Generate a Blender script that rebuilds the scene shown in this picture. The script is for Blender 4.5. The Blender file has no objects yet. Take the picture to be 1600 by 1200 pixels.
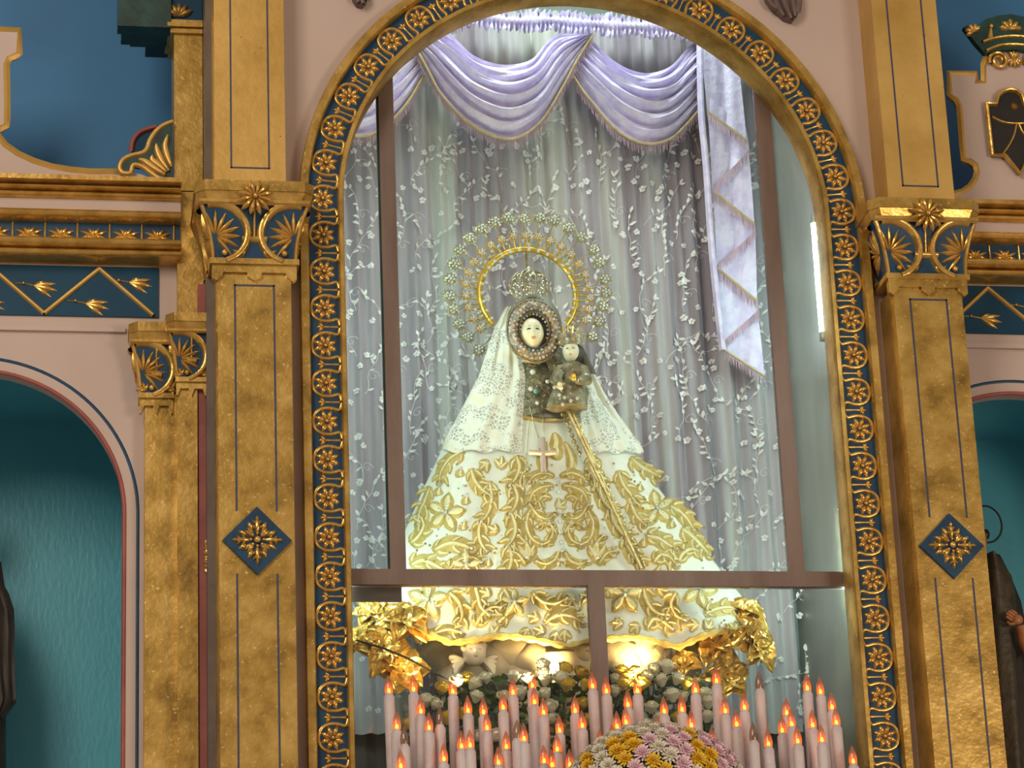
import bpy, math, random
from math import sin, cos, pi, sqrt
from mathutils import Vector, Matrix
random.seed(7)
SC = bpy.context.scene
COL = SC.collection
# ------------------------------------------------------------------ camera
F_PX = 4678.0; YAW, PITCH, ROLL = 0.1672, 0.3452, -0.041
CAM = Vector((-1.6859, -8.4548, -3.0137))
FW = Vector((sin(YAW)*cos(PITCH), cos(YAW)*cos(PITCH), sin(PITCH)))
R0 = Vector((cos(YAW), -sin(YAW), 0)); U0 = R0.cross(FW)
RT = R0*cos(ROLL) + U0*sin(ROLL); UP = U0*cos(ROLL) - R0*sin(ROLL)
cd = bpy.data.cameras.new('camera'); cam = bpy.data.objects.new('camera', cd); COL.objects.link(cam)
cd.sensor_fit = 'HORIZONTAL'; cd.sensor_width = 36.0; cd.lens = 36.0*F_PX/1600.0; cd.clip_end = 100
m = Matrix((RT, UP, -FW)).transposed().to_4x4(); m.translation = CAM; cam.matrix_world = m
SC.camera = cam
def P(px, py, Y):
    "point of the photograph at pixel (px,py) on the real plane y = Y"
    d = FW + RT*((px-800)/F_PX) - UP*((py-600)/F_PX)
    return CAM + d*((Y-CAM.y)/d.y)
def P2(px, py, Y):
    p = P(px, py, Y); return (p.x, p.z)
# ------------------------------------------------------------------ light
SC.view_settings.view_transform = 'Standard'; SC.view_settings.look = 'None'
SC.view_settings.exposure = 0.0; SC.view_settings.gamma = 1.0
W = bpy.data.worlds.new('church_interior'); SC.world = W; W.use_nodes = True
bg = W.node_tree.nodes['Background']; bg.inputs[0].default_value = (1.0, 0.80, 0.64, 1); bg.inputs[1].default_value = 0.34
def area(name, loc, target, size, size_y, energy, color):
    l = bpy.data.lights.new(name, 'AREA'); l.shape = 'RECTANGLE'; l.size = size; l.size_y = size_y
    l.energy = energy; l.color = color
    o = bpy.data.objects.new(name, l); COL.objects.link(o); o.location = loc
    o.rotation_euler = (Vector(target)-Vector(loc)).to_track_quat('-Z', 'Y').to_euler(); return o
area('nave_key_fill', (-4.5, -7.0, 3.0), (0, 0, 0.0), 2.5, 3.5, 310, (1.0, 0.85, 0.68))  # added warm fill from the unseen nave side, no actual window
area('nave_side_fill', (4.2, -8.0, -1.6), (0, 0, 0.2), 2.0, 2.0, 190, (1.0, 0.82, 0.62))  # added low fill from the right behind the camera, no actual lamp
area('niche_ceiling_light', (0.0, 0.32, 1.93), (0.0, 0.45, 0.0), 1.2, 0.22, 13, (0.86, 1.0, 0.95))

sl = bpy.data.lights.new('statue_fill_spot', 'SPOT'); sl.energy = 215; sl.color = (.94, 1.0, .90); sl.spot_size = .26; sl.spot_blend = .6; sl.shadow_soft_size = .12  # unseen spot added as frontal fill on the statue
so = bpy.data.objects.new('statue_fill_spot', sl); COL.objects.link(so); so.location = (2.6, -4.6, 2.2)
so.rotation_euler = (Vector((-.08, .3, -.12))-so.location).to_track_quat('-Z', 'Y').to_euler()

# ------------------------------------------------------------------ helpers
MATS = {}
def nodes(name):
    mt = bpy.data.materials.new(name); mt.use_nodes = True
    nt = mt.node_tree; b = nt.nodes['Principled BSDF']; MATS[name] = mt
    return mt, nt, b
def mat(name, c1, c2=None, rough=.5, metal=0., scale=8., detail=4., bump=0., bscale=None, stretch=(1,1,1),
        lo=.35, hi=.65, spec=.5, sheen=0., coat=0., c3=None, dots=None, trans=0., sss=0., emit=None, estr=0.):
    mt, nt, b = nodes(name)
    L = nt.links.new
    b.inputs['Roughness'].default_value = rough; b.inputs['Metallic'].default_value = metal
    b.inputs['Specular IOR Level'].default_value = spec
    b.inputs['Sheen Weight'].default_value = sheen; b.inputs['Coat Weight'].default_value = coat
    b.inputs['Transmission Weight'].default_value = trans
    b.inputs['Base Color'].default_value = (*c1, 1)
    if sss: b.inputs['Subsurface Weight'].default_value = sss; b.inputs['Subsurface Radius'].default_value = (.01,.006,.004)
    if emit: b.inputs['Emission Color'].default_value = (*emit, 1); b.inputs['Emission Strength'].default_value = estr
    tc = nt.nodes.new('ShaderNodeTexCoord'); mp = nt.nodes.new('ShaderNodeMapping'); mp.inputs['Scale'].default_value = stretch
    L(tc.outputs['Object'], mp.inputs['Vector'])
    if c2:
        n = nt.nodes.new('ShaderNodeTexNoise'); n.inputs['Scale'].default_value = scale; n.inputs['Detail'].default_value = detail
        n.inputs['Roughness'].default_value = .6
        r = nt.nodes.new('ShaderNodeValToRGB'); r.color_ramp.elements[0].position = lo; r.color_ramp.elements[1].position = hi
        r.color_ramp.elements[0].color = (*c2, 1); r.color_ramp.elements[1].color = (*c1, 1)
        if c3: e = r.color_ramp.elements.new((lo+hi)/2); e.color = (*c3, 1)
        L(mp.outputs[0], n.inputs['Vector']); L(n.outputs['Fac'], r.inputs['Fac'])
        out = r.outputs['Color']
        if dots:
            v = nt.nodes.new('ShaderNodeTexNoise'); v.inputs['Scale'].default_value = dots[0]; v.inputs['Detail'].default_value = 2
            L(tc.outputs['Object'], v.inputs['Vector'])
            q = nt.nodes.new('ShaderNodeValToRGB'); q.color_ramp.elements[0].position = dots[1]; q.color_ramp.elements[1].position = dots[1]+.05
            L(v.outputs['Fac'], q.inputs['Fac'])
            mx = nt.nodes.new('ShaderNodeMix'); mx.data_type = 'RGBA'; L(q.outputs['Color'], mx.inputs[0]); L(out, mx.inputs[6])
            mx.inputs[7].default_value = (*dots[2], 1); out = mx.outputs[2]
        L(out, b.inputs['Base Color'])
    if bump:
        n2 = nt.nodes.new('ShaderNodeTexNoise'); n2.inputs['Scale'].default_value = bscale or scale*3; n2.inputs['Detail'].default_value = 5
        L(mp.outputs[0], n2.inputs['Vector'])
        bp = nt.nodes.new('ShaderNodeBump'); bp.inputs['Strength'].default_value = bump; bp.inputs['Distance'].default_value = .01
        L(n2.outputs['Fac'], bp.inputs['Height']); L(bp.outputs[0], b.inputs['Normal'])
    return mt
mat('gold_leaf', (.68,.46,.14), (.20,.115,.022), .34, .62, 9, 9, .15, 55, c3=(.48,.30,.07), lo=.28, hi=.70, dots=(95,.67,(.74,.55,.22)))
mat('gold_pale', (.70,.46,.145), (.50,.30,.07), .42, .5, 5, 6, .12, 40, c3=(.60,.38,.105), lo=.3, hi=.7, dots=(45,.73,(.30,.17,.05)))
mat('gold_carved', (.74,.48,.14), (.46,.26,.055), .27, .72, 18, 4, .12, 60, lo=.3, hi=.65)
mat('gold_dark', (.40,.245,.055), (.24,.13,.03), .42, .5, 7, 6, .2, 45, lo=.3, hi=.7)
mat('gold_foil', (.90,.63,.19), (.72,.45,.09), .25, .62, 12, 3, .12, 30)
mat('blue_paint', (.010,.056,.125), (.006,.036,.085), .45, 0, 14, 4, .1, 60, spec=.35)
mat('blue_deep', (.006,.058,.115), (.004,.042,.09), .5, 0, 6, 3, .04, 40, spec=.25)
mat('line_blue', (.045,.055,.11), (.03,.04,.09), .5, 0, 30, 3)
mat('pink_wall', (.53,.42,.375), (.47,.37,.33), .62, 0, 2.2, 4, .05, 60, lo=.3, hi=.65, dots=(38,.775,(.24,.15,.12)))
mat('teal_wall', (.085,.41,.52), (.07,.35,.46), .36, 0, 3, 5, .14, 70, stretch=(1,1,.35))
mat('blue_wall', (.042,.20,.43), (.036,.165,.37), .6, 0, 1.5, 3, .06, 30)
mat('red_edge', (.33,.09,.075), (.25,.06,.05), .55, 0, 10, 3)
mat('grey_return', (.16,.125,.10), (.11,.085,.07), .6, 0, 6, 4)
mat('teal_dark', (.01,.06,.05), (.004,.02,.018), .45, 0, 12, 4, .1, 40)
mat('black_paint', (.012,.010,.010), (.02,.017,.014), .35, 0, 8, 3)
mat('bar_brown', (.21,.15,.125), (.15,.10,.08), .48, .25, 9, 5, .06, 60, stretch=(1,1,.2))
mat('shade_brown', (.10,.07,.055), (.06,.042,.034), .5, 0, 5, 4, .06, 40, stretch=(1,1,.2))  # dark brown standing in for the shade low in the niche
mat('bar_dark', (.085,.055,.045), (.06,.038,.03), .55, .1, 9, 4)
mat('jamb_grey', (.42,.43,.40), (.30,.31,.29), .28, .25, 3, 4, .03, 20, stretch=(1,1,.3))
mat('back_wall', (.30,.34,.32), (.24,.28,.27), .7, 0, 2, 3)
mat('lilac', (.75,.67,.90), (.60,.50,.80), .45, 0, 24, 5, .4, 70, sheen=.4, lo=.35, hi=.6)
mat('trim_gold', (.55,.43,.24), (.42,.31,.15), .55, .15, 40, 3)
mat('fringe_pink', (.62,.42,.50), (.5,.32,.42), .5, 0, 30, 3)
mat('thread_white', (.90,.87,.86), (.80,.76,.77), .5, 0, 40, 3)
mat('robe_white', (.86,.86,.78), (.78,.78,.70), .45, 0, 20, 4, .06, 120, sheen=.3)
mat('thread_gold', (.62,.46,.15), (.48,.34,.09), .42, .25, 60, 3, .3, 220)
mat('thread_cream', (.90,.80,.50), (.80,.68,.36), .4, .15, 70, 3, .3, 240)
mat('gem', (.9,.93,.92), (.75,.82,.85), .08, .35, 90, 2, spec=.9)
mat('gem_teal', (.25,.55,.55), (.15,.4,.42), .1, .3, 90, 2, spec=.9)
mat('gem_gold', (.85,.72,.25), (.6,.48,.12), .12, .6, 90, 2)
mat('halo_gold', (.90,.60,.10), (.68,.42,.06), .25, .7, 30, 3, .2, 80)
mat('silver_gold', (.72,.68,.50), (.55,.50,.32), .2, .75, 40, 3)
mat('rostrillo', (.46,.33,.25), (.25,.16,.11), .25, .55, 90, 3, .5, 160, dots=(150,.62,(.85,.8,.72)))
mat('filigree', (.50,.43,.33), (.32,.26,.18), .3, .65, 60, 3, .4, 140)
mat('bodice', (.24,.20,.11), (.07,.055,.03), .35, .4, 45, 5, .6, 90, dots=(90,.66,(.75,.7,.5)))
mat('child_dress', (.33,.28,.17), (.12,.10,.055), .38, .35, 40, 5, .5, 90, dots=(80,.66,(.85,.82,.7)))
mat('ivory', (.86,.80,.58), (.82,.75,.52), .35, 0, 15, 2, coat=.3)
mat('hair_dark', (.03,.02,.012), (.07,.045,.025), .4, 0, 60, 3, .3, 90)
mat('eye_dark', (.02,.015,.012), None, .2)
mat('lip_rose', (.55,.25,.18), None, .35)
mat('skin_wood', (.52,.22,.09), (.42,.16,.06), .35, 0, 20, 2)
mat('staff_gold', (.50,.41,.20), (.33,.25,.10), .28, .7, 40, 3, .2, 120)
mat('cross_pink', (.72,.55,.50), (.62,.45,.42), .3, .1, 40, 3)
mat('cloud_plaster', (.90,.80,.64), (.82,.70,.52), .5, 0, 8, 4, .1, 30)
mat('rose_white', (.84,.80,.68), (.74,.70,.56), .55, 0, 20, 2, sheen=.3)
mat('rose_yellow', (.80,.58,.08), (.66,.44,.04), .5, 0, 20, 2, sheen=.3)
mat('leaf_green', (.06,.12,.03), (.03,.06,.015), .5, 0, 20, 3)
mat('mum_white', (.80,.76,.66), (.68,.64,.52), .55, 0, 30, 2)
mat('mum_pink', (.84,.62,.68), (.74,.50,.58), .55, 0, 30, 2)
mat('mum_yellow', (.84,.58,.04), (.74,.44,.02), .5, 0, 30, 2)
mat('candle_wax', (.62,.555,.57), (.52,.455,.47), .5, 0, 16, 4, .08, 60, sss=.1, dots=(140,.70,(.22,.15,.13)))
mat('cloak_dark', (.018,.014,.011), (.035,.028,.02), .6, 0, 12, 4)
mat('cloak_brown', (.05,.04,.022), (.10,.075,.04), .5, .1, 30, 4, .3, 60)
mat('stone_wing', (.17,.115,.105), (.10,.065,.06), .5, 0, 14, 4, .3, 50)
mat('wire_dark', (.03,.025,.02), None, .4, .4)
mat('tube_lamp', (.9,.95,.95), None, .3, emit=(.72,1.0,.93), estr=85)
mat('ember', (1,.35,.03), None, .4, emit=(1,.40,.03), estr=9)
mat('lamp_bulb', (1,.7,.3), None, .4, emit=(1,.66,.22), estr=2)
def bulbmat(name, glow):
    "thin clear glass; when lit the filament makes the lower glass glow orange"
    mt, nt, b = nodes(name); L = nt.links.new
    t = nt.nodes.new('ShaderNodeBsdfTransparent'); t.inputs[0].default_value = (.92,.66,.48,1) if glow else (.75,.66,.58,1)
    gl = nt.nodes.new('ShaderNodeBsdfGlossy'); gl.inputs['Roughness'].default_value = .12
    df = nt.nodes.new('ShaderNodeBsdfDiffuse'); df.inputs[0].default_value = (.42,.25,.17,1)
    m1 = nt.nodes.new('ShaderNodeMixShader'); m1.inputs[0].default_value = .35; L(t.outputs[0], m1.inputs[1]); L(df.outputs[0], m1.inputs[2])
    m2 = nt.nodes.new('ShaderNodeMixShader'); m2.inputs[0].default_value = .08; L(m1.outputs[0], m2.inputs[1]); L(gl.outputs[0], m2.inputs[2])
    out = m2
    if glow:
        tc = nt.nodes.new('ShaderNodeTexCoord'); sp = nt.nodes.new('ShaderNodeSeparateXYZ'); L(tc.outputs['Object'], sp.inputs[0])
        mr = nt.nodes.new('ShaderNodeMapRange'); mr.inputs[1].default_value = .012; mr.inputs[2].default_value = .042; mr.inputs[3].default_value = .62; mr.inputs[4].default_value = .05
        L(sp.outputs[2], mr.inputs[0]); e = nt.nodes.new('ShaderNodeEmission'); e.inputs[0].default_value = (1,.13,.012,1); L(mr.outputs[0], e.inputs[1])
        ad = nt.nodes.new('ShaderNodeAddShader'); L(m2.outputs[0], ad.inputs[0]); L(e.outputs[0], ad.inputs[1]); out = ad
    L(out.outputs[0], nt.nodes['Material Output'].inputs[0])
bulbmat('bulb_glow', True); bulbmat('bulb_tip', False)
def glassmat():
    mt, nt, b = nodes('glass'); L = nt.links.new
    t = nt.nodes.new('ShaderNodeBsdfTransparent'); g = nt.nodes.new('ShaderNodeBsdfGlossy'); g.inputs['Roughness'].default_value = .04
    t.inputs[0].default_value = (.95,.975,.96,1)
    fr = nt.nodes.new('ShaderNodeFresnel'); fr.inputs[0].default_value = 1.35
    mx = nt.nodes.new('ShaderNodeMixShader'); L(fr.outputs[0], mx.inputs[0]); L(t.outputs[0], mx.inputs[1]); L(g.outputs[0], mx.inputs[2])
    L(mx.outputs[0], nt.nodes['Material Output'].inputs[0])
glassmat()
def curtainmat(name, alpha):
    mt, nt, b = nodes(name); L = nt.links.new
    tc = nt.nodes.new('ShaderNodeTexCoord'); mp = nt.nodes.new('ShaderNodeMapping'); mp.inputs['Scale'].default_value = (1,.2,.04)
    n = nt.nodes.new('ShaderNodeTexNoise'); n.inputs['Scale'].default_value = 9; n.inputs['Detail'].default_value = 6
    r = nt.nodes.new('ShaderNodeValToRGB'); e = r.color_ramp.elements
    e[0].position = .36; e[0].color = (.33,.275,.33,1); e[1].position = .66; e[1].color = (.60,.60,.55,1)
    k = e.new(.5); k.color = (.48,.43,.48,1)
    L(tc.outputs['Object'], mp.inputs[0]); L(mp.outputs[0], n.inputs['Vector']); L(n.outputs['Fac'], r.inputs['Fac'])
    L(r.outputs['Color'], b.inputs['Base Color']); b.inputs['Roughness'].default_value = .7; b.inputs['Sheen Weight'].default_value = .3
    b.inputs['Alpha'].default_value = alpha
curtainmat('sheer', .9)
def lacemat():
    mt, nt, b = nodes('lace'); L = nt.links.new
    tc = nt.nodes.new('ShaderNodeTexCoord')
    v = nt.nodes.new('ShaderNodeTexVoronoi'); v.feature = 'DISTANCE_TO_EDGE'; v.inputs['Scale'].default_value = 85
    n = nt.nodes.new('ShaderNodeTexNoise'); n.inputs['Scale'].default_value = 14; n.inputs['Detail'].default_value = 3
    L(tc.outputs['Object'], v.inputs['Vector']); L(tc.outputs['Object'], n.inputs['Vector'])
    r = nt.nodes.new('ShaderNodeValToRGB'); r.color_ramp.elements[0].position = .10; r.color_ramp.elements[0].color = (1,1,1,1)
    r.color_ramp.elements[1].position = .16; r.color_ramp.elements[1].color = (.45,.45,.45,1); L(v.outputs['Distance'], r.inputs['Fac'])
    r2 = nt.nodes.new('ShaderNodeValToRGB'); r2.color_ramp.elements[0].position = .47; r2.color_ramp.elements[1].position = .53; L(n.outputs['Fac'], r2.inputs['Fac'])
    mx = nt.nodes.new('ShaderNodeMath'); mx.operation = 'MAXIMUM'; L(r.outputs[0], mx.inputs[0]); L(r2.outputs[0], mx.inputs[1])
    L(mx.outputs[0], b.inputs['Alpha'])
    rc = nt.nodes.new('ShaderNodeValToRGB'); rc.color_ramp.elements[0].color = (.85,.84,.76,1); rc.color_ramp.elements[1].color = (.82,.76,.56,1)
    rc.color_ramp.elements[0].position = .58; rc.color_ramp.elements[1].position = .68; L(n.outputs['Fac'], rc.inputs['Fac'])
    L(rc.outputs[0], b.inputs['Base Color']); b.inputs['Roughness'].default_value = .55
    bp = nt.nodes.new('ShaderNodeBump'); bp.inputs['Strength'].default_value = .5; bp.inputs['Distance'].default_value = .004
    L(mx.outputs[0], bp.inputs['Height']); L(bp.outputs[0], b.inputs['Normal'])
lacemat()

def lerp(a, b, t): return a+(b-a)*t
def interp(tab, x):
    "piecewise linear lookup in [(x,y),...] (sorted either way)"
    t = sorted(tab)
    if x <= t[0][0]: return t[0][1]
    for (x0,y0),(x1,y1) in zip(t, t[1:]):
        if x <= x1: return lerp(y0, y1, (x-x0)/(x1-x0))
    return t[-1][1]
def cr(pts, n=6, closed=False):
    "Catmull-Rom resampling of a polyline"
    pts = [Vector(p) for p in pts]; k = len(pts); out = []
    for i in range(k if closed else k-1):
        g = (lambda j: pts[j % k]) if closed else (lambda j: pts[min(max(j,0),k-1)])
        a,b,c,d = g(i-1),g(i),g(i+1),g(i+2)
        for s in range(n):
            t = s/n; out.append(.5*((2*b)+(c-a)*t+(2*a-5*b+4*c-d)*t*t+(3*b-a-3*c+d)*t**3))
    if not closed: out.append(pts[-1])
    return out
def arc(cx, cy, r, a0, a1, n=16, ry=None):
    ry = ry or r
    return [(cx+r*cos(math.radians(lerp(a0,a1,i/n))), cy+ry*sin(math.radians(lerp(a0,a1,i/n)))) for i in range(n+1)]
def plane(Y): return lambda u, v, h: (u, Y-h, v)
class G:
    def __init__(s): s.v = []; s.f = []; s.m = []; s.k = 0
    def face(s, *i): s.f.append(i); s.m.append(s.k)
    def add(s, co): s.v.append(tuple(co)); return len(s.v)-1
    def box(s, x0,x1,y0,y1,z0,z1):
        b = len(s.v)
        for x in (x0,x1):
            for y in (y0,y1):
                for z in (z0,z1): s.add((x,y,z))
        for q in ((0,1,3,2),(4,6,7,5),(0,4,5,1),(2,3,7,6),(0,2,6,4),(1,5,7,3)): s.face(*[b+i for i in q])
        return s
    def grid(s, rows, closed=False):
        b = len(s.v); n = len(rows[0])
        for r in rows:
            for c in r: s.add(c)
        for i in range(len(rows)-1):
            for j in range(n if closed else n-1):
                k = (j+1) % n; s.face(b+i*n+j, b+i*n+k, b+(i+1)*n+k, b+(i+1)*n+j)
        return s
    def poly(s, pts, y0, y1):
        "outline [(x,z)] extruded from front y0 to back y1"
        b = len(s.v); n = len(pts)
        for y in (y0,y1):
            for p in pts: s.add((p[0],y,p[1]))
        s.face(*range(b,b+n)); s.face(*range(b+2*n-1,b+n-1,-1))
        for i in range(n): j=(i+1)%n; s.face(b+i,b+n+i,b+n+j,b+j)
        return s
    def stroke(s, pts, w, h, M, n=4, sink=.0008):
        "raised rounded ribbon on a surface M(u,v,h); w,h numbers or lists"
        pts = [Vector((p[0],p[1])) for p in pts]; k = len(pts); rows = []
        for i,p in enumerate(pts):
            t = pts[min(i+1,k-1)]-pts[max(i-1,0)]
            if t.length < 1e-9: t = Vector((1,0))
            t.normalize(); nn = Vector((-t.y,t.x))
            wi = w[i] if isinstance(w,list) else w; hi = h[i] if isinstance(h,list) else h
            row = []
            for j in range(n+1):
                a = -1+2*j/n; q = p+nn*(wi*a); row.append(M(q.x,q.y,hi*sqrt(max(0,1-a*a))-sink))
            rows.append(row)
        return s.grid(rows)
    def petal(s, cu, cv, ang, r0, r1, w, h, M, n=4, k=5, shape=.9):
        a = math.radians(ang); pts=[]; ws=[]; hs=[]
        for i in range(k+1):
            t=i/k; r=lerp(r0,r1,t); pts.append((cu+r*cos(a),cv+r*sin(a)))
            e = max(.04, sin(pi*min(1,max(0,t**shape)))**.8 if 0<t<1 else .04); ws.append(w*e); hs.append(h*max(.15,e))
        return s.stroke(pts, ws, hs, M, n)
    def ball(s, c, rx, ry=None, rz=None, nu=8, nv=5):
        ry = ry or rx; rz = rz or rx; rows=[]
        for i in range(nv+1):
            t = pi*i/nv; rr = max(sin(t),.002)
            rows.append([(c[0]+rx*rr*cos(2*pi*j/nu), c[1]+ry*rr*sin(2*pi*j/nu), c[2]+rz*cos(t)) for j in range(nu)])
        return s.grid(rows, True)
    def tube(s, pts, r, n=6):
        pts=[Vector(p) for p in pts]; k=len(pts); rows=[]; up=Vector((0,-1,0.03)).normalized()
        for i,p in enumerate(pts):
            t=(pts[min(i+1,k-1)]-pts[max(i-1,0)]).normalized(); a=t.cross(up)
            if a.length<1e-3: a=t.cross(Vector((1,0,0)))
            a.normalize(); b=t.cross(a); ri=r[i] if isinstance(r,list) else r
            rows.append([p+a*(ri*cos(2*pi*j/n))+b*(ri*sin(2*pi*j/n)) for j in range(n)])
        b0=len(s.v); s.grid(rows,True); s.face(*range(b0,b0+n)); s.face(*range(b0+(k-1)*n,b0+k*n)); return s
    def lathe(s, c, prof, n=12):
        b0=len(s.v); s.grid([[(c[0]+r*cos(2*pi*j/n), c[1]+r*sin(2*pi*j/n), c[2]+z) for j in range(n)] for r,z in prof], True)
        s.face(*range(b0,b0+n)); e=len(s.v); s.face(*range(e-n,e)); return s
    def data(s, name, mats, smooth=True):
        me = bpy.data.meshes.new(name); me.from_pydata(s.v, [], s.f)
        for q in (mats if isinstance(mats,(list,tuple)) else [mats]): me.materials.append(MATS[q])
        me.polygons.foreach_set('material_index', s.m); me.polygons.foreach_set('use_smooth', [smooth]*len(s.f))
        me.update()
        if smooth: me.set_sharp_from_angle(angle=math.radians(42))
        return me
def tag(o, label, cat, group=None, kind=None):
    if label: o['label'] = label
    if cat: o['category'] = cat
    if group: o['group'] = group
    if kind: o['kind'] = kind
    return o
def thing(name, label, cat, loc, group=None):
    o = bpy.data.objects.new(name, None); o.empty_display_size = .05; COL.objects.link(o); o.location = loc
    return tag(o, label, cat, group)
def link(name, me, parent=None, world=True):
    o = bpy.data.objects.new(name, me); COL.objects.link(o)
    if parent:
        o.parent = parent
        if world and parent.type == 'EMPTY': o.matrix_parent_inverse = Matrix.Translation(-Vector(parent.location))
    return o
def part(name, g, mats, parent=None, smooth=True, label=None, kind=None, world=True):
    o = link(name, g.data(name, mats, smooth), parent, world)
    if label: o['label'] = label
    if kind: o['kind'] = kind
    return o
def inst(name, me, parent, loc, rot=0., sc=1., world=True):
    "copy of a piece drawn in the xz plane, turned by rot (counter-clockwise seen from the front)"
    o = link(name, me, parent, world); o.location = loc; o.rotation_euler = (0,-rot,0)
    o.scale = (sc,sc,sc) if not isinstance(sc,tuple) else sc; return o
def struct(name, g, mats, smooth=False, label=None):
    o = part(name, g, mats, None, smooth); o['kind'] = 'structure'
    if label: o['label'] = label
    return o
M0 = plane(0)
# ================================================================== THE PLACE: walls of the altarpiece
CZ = .65; RC = .825                       # arch centre height, centreline radius of the frame
ZB = -1.45                                # below the lower edge of the picture
WY = .03                                  # pink wall plane of the central bay
def archline(r, n=48): return [(-r, ZB)] + arc(0, CZ, r, 180, 0, n) + [(r, ZB)]
g = G(); g.poly([(-.97,ZB),(-.97,1.95),(.97,1.95),(.97,ZB)] + archline(.87)[::-1], WY, WY+.05)
struct('wall_center', g, 'pink_wall', label='pale pink plaster wall around the gilded arch')
JX = .80; BY = .82; TZ = 2.0
g = G().box(JX, JX+.03, WY+.05, BY, ZB, TZ); struct('wall_niche_right', g, 'jamb_grey', label='shiny grey side panel inside the glass case')
g = G().box(-JX-.03, -JX, WY+.05, BY, ZB, TZ); struct('wall_niche_left', g, 'jamb_grey')
g = G().box(-JX-.03, JX+.03, BY, BY+.03, ZB, TZ); o = struct('wall_niche_back', g, 'back_wall'); part('shade_panel', G().box(-JX,JX,BY-.02,BY,ZB,-.80), 'shade_brown', o, False)  # dark sheet added on the back wall to imitate shade below the curtain
g = G().box(-JX-.03, JX+.03, WY+.05, BY, TZ, TZ+.03); struct('ceiling_niche', g, 'back_wall')
g = G().box(-JX, JX, WY+.10, BY, -1.33, -1.30); struct('floor_niche', g, 'jamb_grey')

# ---- wings left and right of the centre
QY = .15
def wing(side):
    s = 'left' if side < 0 else 'right'
    ncx, ncy = (-44, 800) if side < 0 else (1606, 825)
    r = 230*.00195
    c = P2(ncx, ncy, QY); cx, cz = c
    x0, x1 = (-2.75, -1.187) if side < 0 else (1.187, 2.75)
    ztop = P(100, 283, QY).z
    hole = [(cx-r,ZB)] + arc(cx, cz, r, 180, 0, 40) + [(cx+r,ZB)]
    if side < 0: out = [(x0,ZB),(x0,ztop),(x1,ztop),(x1,ZB)] + hole[::-1]
    else:
        # the niche opening runs on behind the big pilaster
        zz = cz+sqrt(r*r-(x0-cx)**2)
        out = [(x0,zz)] + [p for p in hole if p[0] > x0 and p[1] > ZB-1 and not (p[0] < cx and p[1] <= cz)] + [(x1,ZB),(x1,ztop),(x0,ztop)]
    w = struct('wall_'+s, G().poly(out, QY, QY+.06), 'pink_wall')
    # red painted inner edge and blue painted line of the niche arch
    for rr, wd, nm, mt, hh in ((r, .007, 'red_edge', 'red_edge', .006), (r+.040, .0062, 'painted_line', 'blue_paint', .0025)):
        g = G(); path = [(cx-rr,ZB)] + arc(cx, cz, rr, 180, 0, 60) + [(cx+rr,ZB)]
        if side > 0: path = [p for p in path if p[0] > 1.19]
        g.stroke(path, wd, hh, plane(QY)); part(nm, g, mt, w)
    # shallow recess line above the arch
    zs = P(100, 517, QY).z
    part('ledge', G().box(x0 if side<0 else 1.18, P(196,517,QY).x if side<0 else x1, QY-.012, QY, zs-.004, zs+.012), 'pink_wall', w, False)
    # blue niche behind the arch
    zc = cz+r+.055
    yb = QY+.62
    a, b = (cx-r-.15, min(cx+r+.12, -1.17)) if side < 0 else (1.17, cx+r+.15)
    struct('wall_niche_back_'+s, G().box(a, b, yb, yb+.03, ZB, zc), 'teal_wall')
    struct('ceiling_niche_'+s, G().box(a, b, QY+.06, yb+.03, zc, zc+.03), 'teal_wall')
    for nm, xx in (('inner', b if side<0 else a-.02), ('outer', a if side<0 else b)):
        struct('wall_niche_%s_%s' % (nm, s), G().box(xx, xx+.02, QY+.06, yb, ZB, zc), 'teal_wall')
    # blue wall of the upper storey
    struct('wall_upper_'+s, G().box(x0, x1 if side<0 else x1, .62, .66, .4, 3.2) if side<0 else G().box(1.0, x1, .62, .66, .4, 3.2), 'blue_wall')
    return w
wing(-1); wing(1)
# side return of the big pilasters
for s, sd in (('left',-1),('right',1)):
    g = G(); x = sd*1.185; g.box(min(x,sd*1.15), max(x,sd*1.15), .0, .30, ZB, .40)
    g.box(min(x,sd*1.15), max(x,sd*1.15), .0, .64, .62, 1.95)
    o = struct('trim_1' if sd<0 else 'trim_2', g, 'grey_return')
    g = G(); g.box(min(sd*1.207,sd*1.185), max(sd*1.207,sd*1.185), .06, .30, ZB, .40); part('red_edge', g, 'red_edge', o, False)

# ================================================================== gilded arch frame
LS = CZ-ZB                                 # straight run
LA = pi*RC
def frame_at(s):
    "point and turn of the frame centreline, s = arc length from lower left"
    if s <= LS: return (-RC, ZB+s, pi/2)
    if s >= LS+LA: return (RC, CZ-(s-LS-LA), -pi/2)
    a = pi-(s-LS)/RC; return (RC*cos(a), CZ+RC*sin(a), a-pi/2)
def frame_sweep(prof, mt, name, parent):
    ss = [0, LS*.5] + [LS+LA*i/72 for i in range(73)] + [LS+LA+LS*.5, LS*2+LA]
    rows = []
    for s in ss:
        x,z,f = frame_at(s); v = (-sin(f), cos(f))
        rows.append([(x+v[0]*t, y, z+v[1]*t) for t,y in prof])
    return part(name, G().grid(rows), mt, parent)
AF = thing('arch_frame', 'tall round-arched gilded frame with rosettes on blue around the glass case', 'frame', (0,0,ZB))
frame_sweep([(-.052,.012),(.05,.012)], 'blue_paint', 'blue_band', AF)
frame_sweep([(.075,WY),(.075,-.012),(.073,-.016),(.050,-.016),(.047,-.012),(.045,.013)], 'gold_leaf', 'outer_moulding', AF)
frame_sweep([(-.044,.013),(-.046,-.010),(-.048,-.013),(-.060,-.013),(-.062,-.010),(-.062,.105),(-.052,.105)], 'gold_leaf', 'inner_moulding', AF)
g = G()
for k in range(8): g.petal(0,0,k*45+22.5,.005,.0375,.0086,.010,M0,4,5,1.15)
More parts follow.
